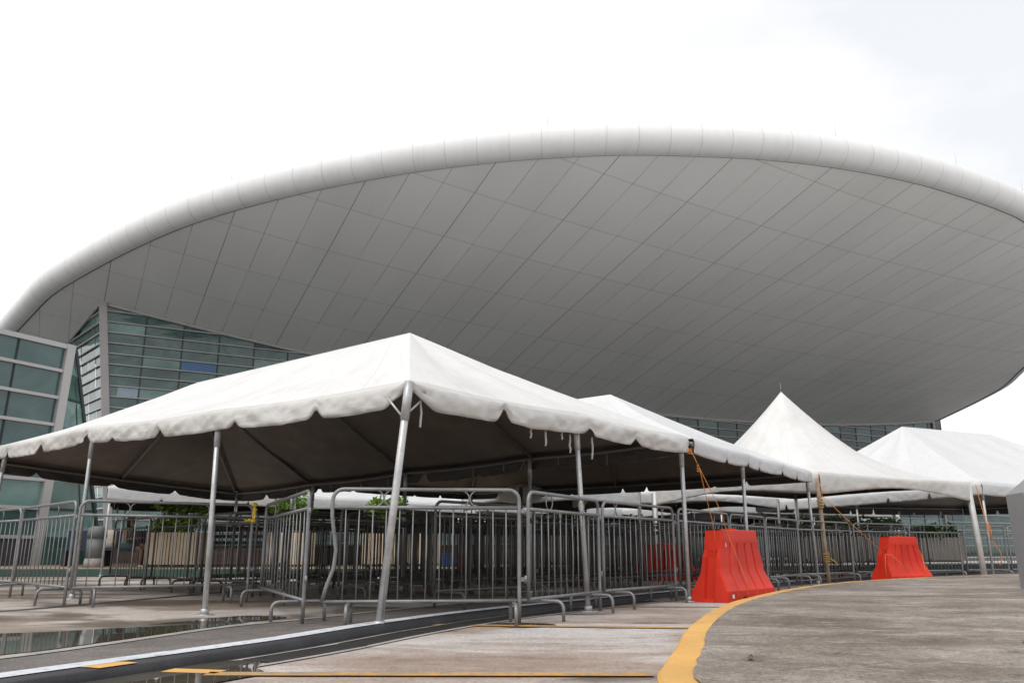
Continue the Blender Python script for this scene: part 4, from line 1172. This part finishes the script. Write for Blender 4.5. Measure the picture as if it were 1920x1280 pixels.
mb = MB(); mb.tube([V(0, 0, .22), V(0, 0, .72)], [.21, .22], 18); mb.tube([V(0, 0, .722), V(0, 0, .95), V(0, 0, 1.0)], [.24, .22, .12], 18); mb.build('body', M['trash'], bi)
mb = MB(); mb.tube([V(0, 0, 0), V(0, 0, .218)], [.25, .22], 18); mb.build('base', M['border'], bi)
bag = MB(); bag.grid([[V(.17 * math.cos(a) * s_, .09 * math.sin(a) * s_, zz) for a in [2 * PI * k / 14 for k in range(14)]] for s_, zz in ((.05, .0), (1, .01), (1.08, .15), (1, .36), (.8, .46), (.05, .47))], closed=True)
tag(bag.build('bag', M['bag'], loc=(-10.72, 22.5, .174 + .471)), 'pale cream bag on the bench behind the seated person', 'bag')
bx_ = empty('storage_box', (-1.55, 21.9, .174), label='low blue plastic crate near the orange cone post', cat='crate')
mb = MB(); mb.box((0, 0, .15), (.6, .4, .3)); mb.build('body', M['blue_box'], bx_); mb = MB(); mb.box((0, 0, .32), (.64, .44, .038)); mb.build('lid', M['blue_box'], bx_)
cn = empty('delineator_post', (-1.05, 17.5, 0), label='slim orange delineator post behind the wide barrier', cat='delineator')
mb = MB(); mb.tube([V(0, 0, .05), V(0, 0, .45), V(0, 0, .95), V(0, 0, 1.0)], [.085, .06, .035, .03], 14); mb.build('post', M['orange_plastic'], cn); mb = MB(); mb.box((0, 0, .025), (.36, .36, .05)); mb.build('base', M['black'], cn)

# seated person: one skinned body
def person(loc, rz, label):
    root = empty('person', loc, rz); tag(root, label, 'person')
    # x forward, y left, z up; seat plane z = .45
    J = {'pelvis': ((0, 0, .56), .135), 'belly': ((.02, 0, .70), .115), 'chest': ((.05, 0, .90), .125), 'shl': ((.06, 0, 1.02), .09), 'neck': ((.08, 0, 1.10), .05), 'jaw': ((.125, 0, 1.17), .06), 'head': ((.12, 0, 1.25), .092), 'crown': ((.105, 0, 1.33), .07)}
    E_ = [('pelvis', 'belly'), ('belly', 'chest'), ('chest', 'shl'), ('shl', 'neck'), ('neck', 'jaw'), ('jaw', 'head'), ('head', 'crown')]
    for s, y in (('l', 1), ('r', -1)):
        J['sh' + s] = ((.06, y * .16, 1.0), .055); J['el' + s] = ((.10, y * .20, .74), .038); J['wr' + s] = ((.32, y * .09, .76), .026); J['pa' + s] = ((.385, y * .07, .775), .026)
        E_ += [('shl', 'sh' + s), ('sh' + s, 'el' + s), ('el' + s, 'wr' + s), ('wr' + s, 'pa' + s)]
        for k in range(4):
            J['f%s%d' % (s, k)] = ((.425, y * (.045 + .016 * k), .785), .009); J['g%s%d' % (s, k)] = ((.445 - .004 * abs(k - 1.5), y * (.03 + .016 * k), .81), .008)
            E_ += [('pa' + s, 'f%s%d' % (s, k)), ('f%s%d' % (s, k), 'g%s%d' % (s, k))]
        J['t' + s] = ((.39, y * .035, .80), .01); E_.append(('pa' + s, 't' + s))
        J['hip' + s] = ((.06, y * .09, .54), .10)
        E_.append(('pelvis', 'hip' + s))
    J['knl'] = ((.50, .07, .60), .062); J['cal'] = ((.60, .0, .38), .052); J['anl'] = ((.72, -.05, .22), .036); J['tol'] = ((.86, -.06, .20), .034)
    J['knr'] = ((.50, -.08, .50), .062); J['car'] = ((.50, -.08, .28), .052); J['anr'] = ((.48, -.08, .09), .036); J['tor'] = ((.64, -.08, .035), .034)
    for s in 'lr': E_ += [('hip' + s, 'kn' + s), ('kn' + s, 'ca' + s), ('ca' + s, 'an' + s), ('an' + s, 'to' + s)]
    names = list(J)
    me = bpy.data.meshes.new('body'); me.from_pydata([J[n_][0] for n_ in names], [(names.index(a), names.index(b)) for a, b in E_], [])
    me.materials.append(M['skin'])
    o = bpy.data.objects.new('body', me); COL.objects.link(o); o.parent = root
    sk = o.modifiers.new('skin', 'SKIN'); sk.use_smooth_shade = True
    for i, n_ in enumerate(names): me.skin_vertices[0].data[i].radius = (J[n_][1], J[n_][1] * (.8 if n_ in ('pelvis', 'belly', 'chest') else 1)); me.skin_vertices[0].data[i].use_root = (i == 0)
    sb = o.modifiers.new('sub', 'SUBSURF'); sb.levels = 1; sb.render_levels = 2
    def blob(name, rings, m):
        mb = MB(); mb.grid([[V(cx + rx * math.cos(2 * PI * k / 16), cy + ry * math.sin(2 * PI * k / 16), cz) for k in range(16)] for cx, cy, cz, rx, ry in rings], closed=True); return mb.build(name, M[m], root)
    blob('top', [(.0, 0, .57, .155, .185), (.02, 0, .72, .14, .165), (.045, 0, .88, .15, .18), (.06, 0, .99, .12, .17), (.065, 0, 1.03, .08, .13)], 'top')
    mb = MB()
    for y, k1 in ((.09, .60), (-.09, .51)): mb.tube([V(-.05, y, .56), V(.12, y, .56), V(.36, y * .9, lerp(.55, k1, .7))], [.125, .125, .095], 14)
    mb.build('shorts', M['skirt'], root)
    blob('hair', [(.08, 0, 1.375, .02, .02), (.085, 0, 1.36, .075, .07), (.075, 0, 1.29, .105, .105), (.05, 0, 1.22, .085, .105), (.03, 0, 1.14, .06, .085), (.02, 0, 1.02, .045, .06), (.02, 0, 1.0, .01, .01)], 'hair')
    mb = MB()
    for y in (.035, -.035): mb.tube([V(.20, y, 1.255), V(.214, y, 1.255)], .009, 8)
    mb.build('eyes', M['hair'], root)
    mb = MB(); mb.tube([V(.205, 0, 1.25), V(.235, 0, 1.215), V(.205, 0, 1.21)], [.008, .014, .008], 8); mb.build('nose', M['skin'], root)
    mb = MB()
    mb.tube([V(.70, -.045, .225), V(.80, -.055, .205), V(.90, -.06, .195)], [.045, .048, .03], 12); mb.tube([V(.46, -.08, .055), V(.56, -.08, .045), V(.68, -.08, .035)], [.048, .044, .03], 12); mb.build('shoes', M['shoe'], root)
    return root
person((-10.22, 22.35, .174 - .05), R(-8), 'person with dark hair sitting side on in grey top and dark shorts')

# fallen leaves on the pavement
def leaf(x, y, rz, label):
    mb = MB(); rows = []
    for i in range(7):
        t_ = i / 6; w_ = .014 * math.sin(PI * min(1, t_ * 1.02)) + .001
        rows.append([V(t_ * .07, -w_, .006 + .012 * t_ * t_ + .004), V(t_ * .07, 0, .004 + .010 * t_ * t_), V(t_ * .07, w_, .008 + .014 * t_ * t_)])
    mb.grid(rows); o = mb.build('fallen_leaf', M['dry_leaf'], loc=(x, y, KH + .005)); o.rotation_euler.z = rz; o.modifiers.new('t', 'SOLIDIFY').thickness = .0012
    tag(o, label, 'leaf')
M['dry_leaf'] = simple('dry_leaf', (.12, .06, .03), .7, 0, .2, 30)
leaf(2.66, 4.52, .4, 'dry brown leaf lying on the pavement below the grey pedestal')
leaf(2.86, 4.46, 2.1, 'dry brown leaf at the right edge of the pavement')
leaf(1.05, 3.85, 1.2, 'dark speck of a leaf on the pavement near the yellow kerb')
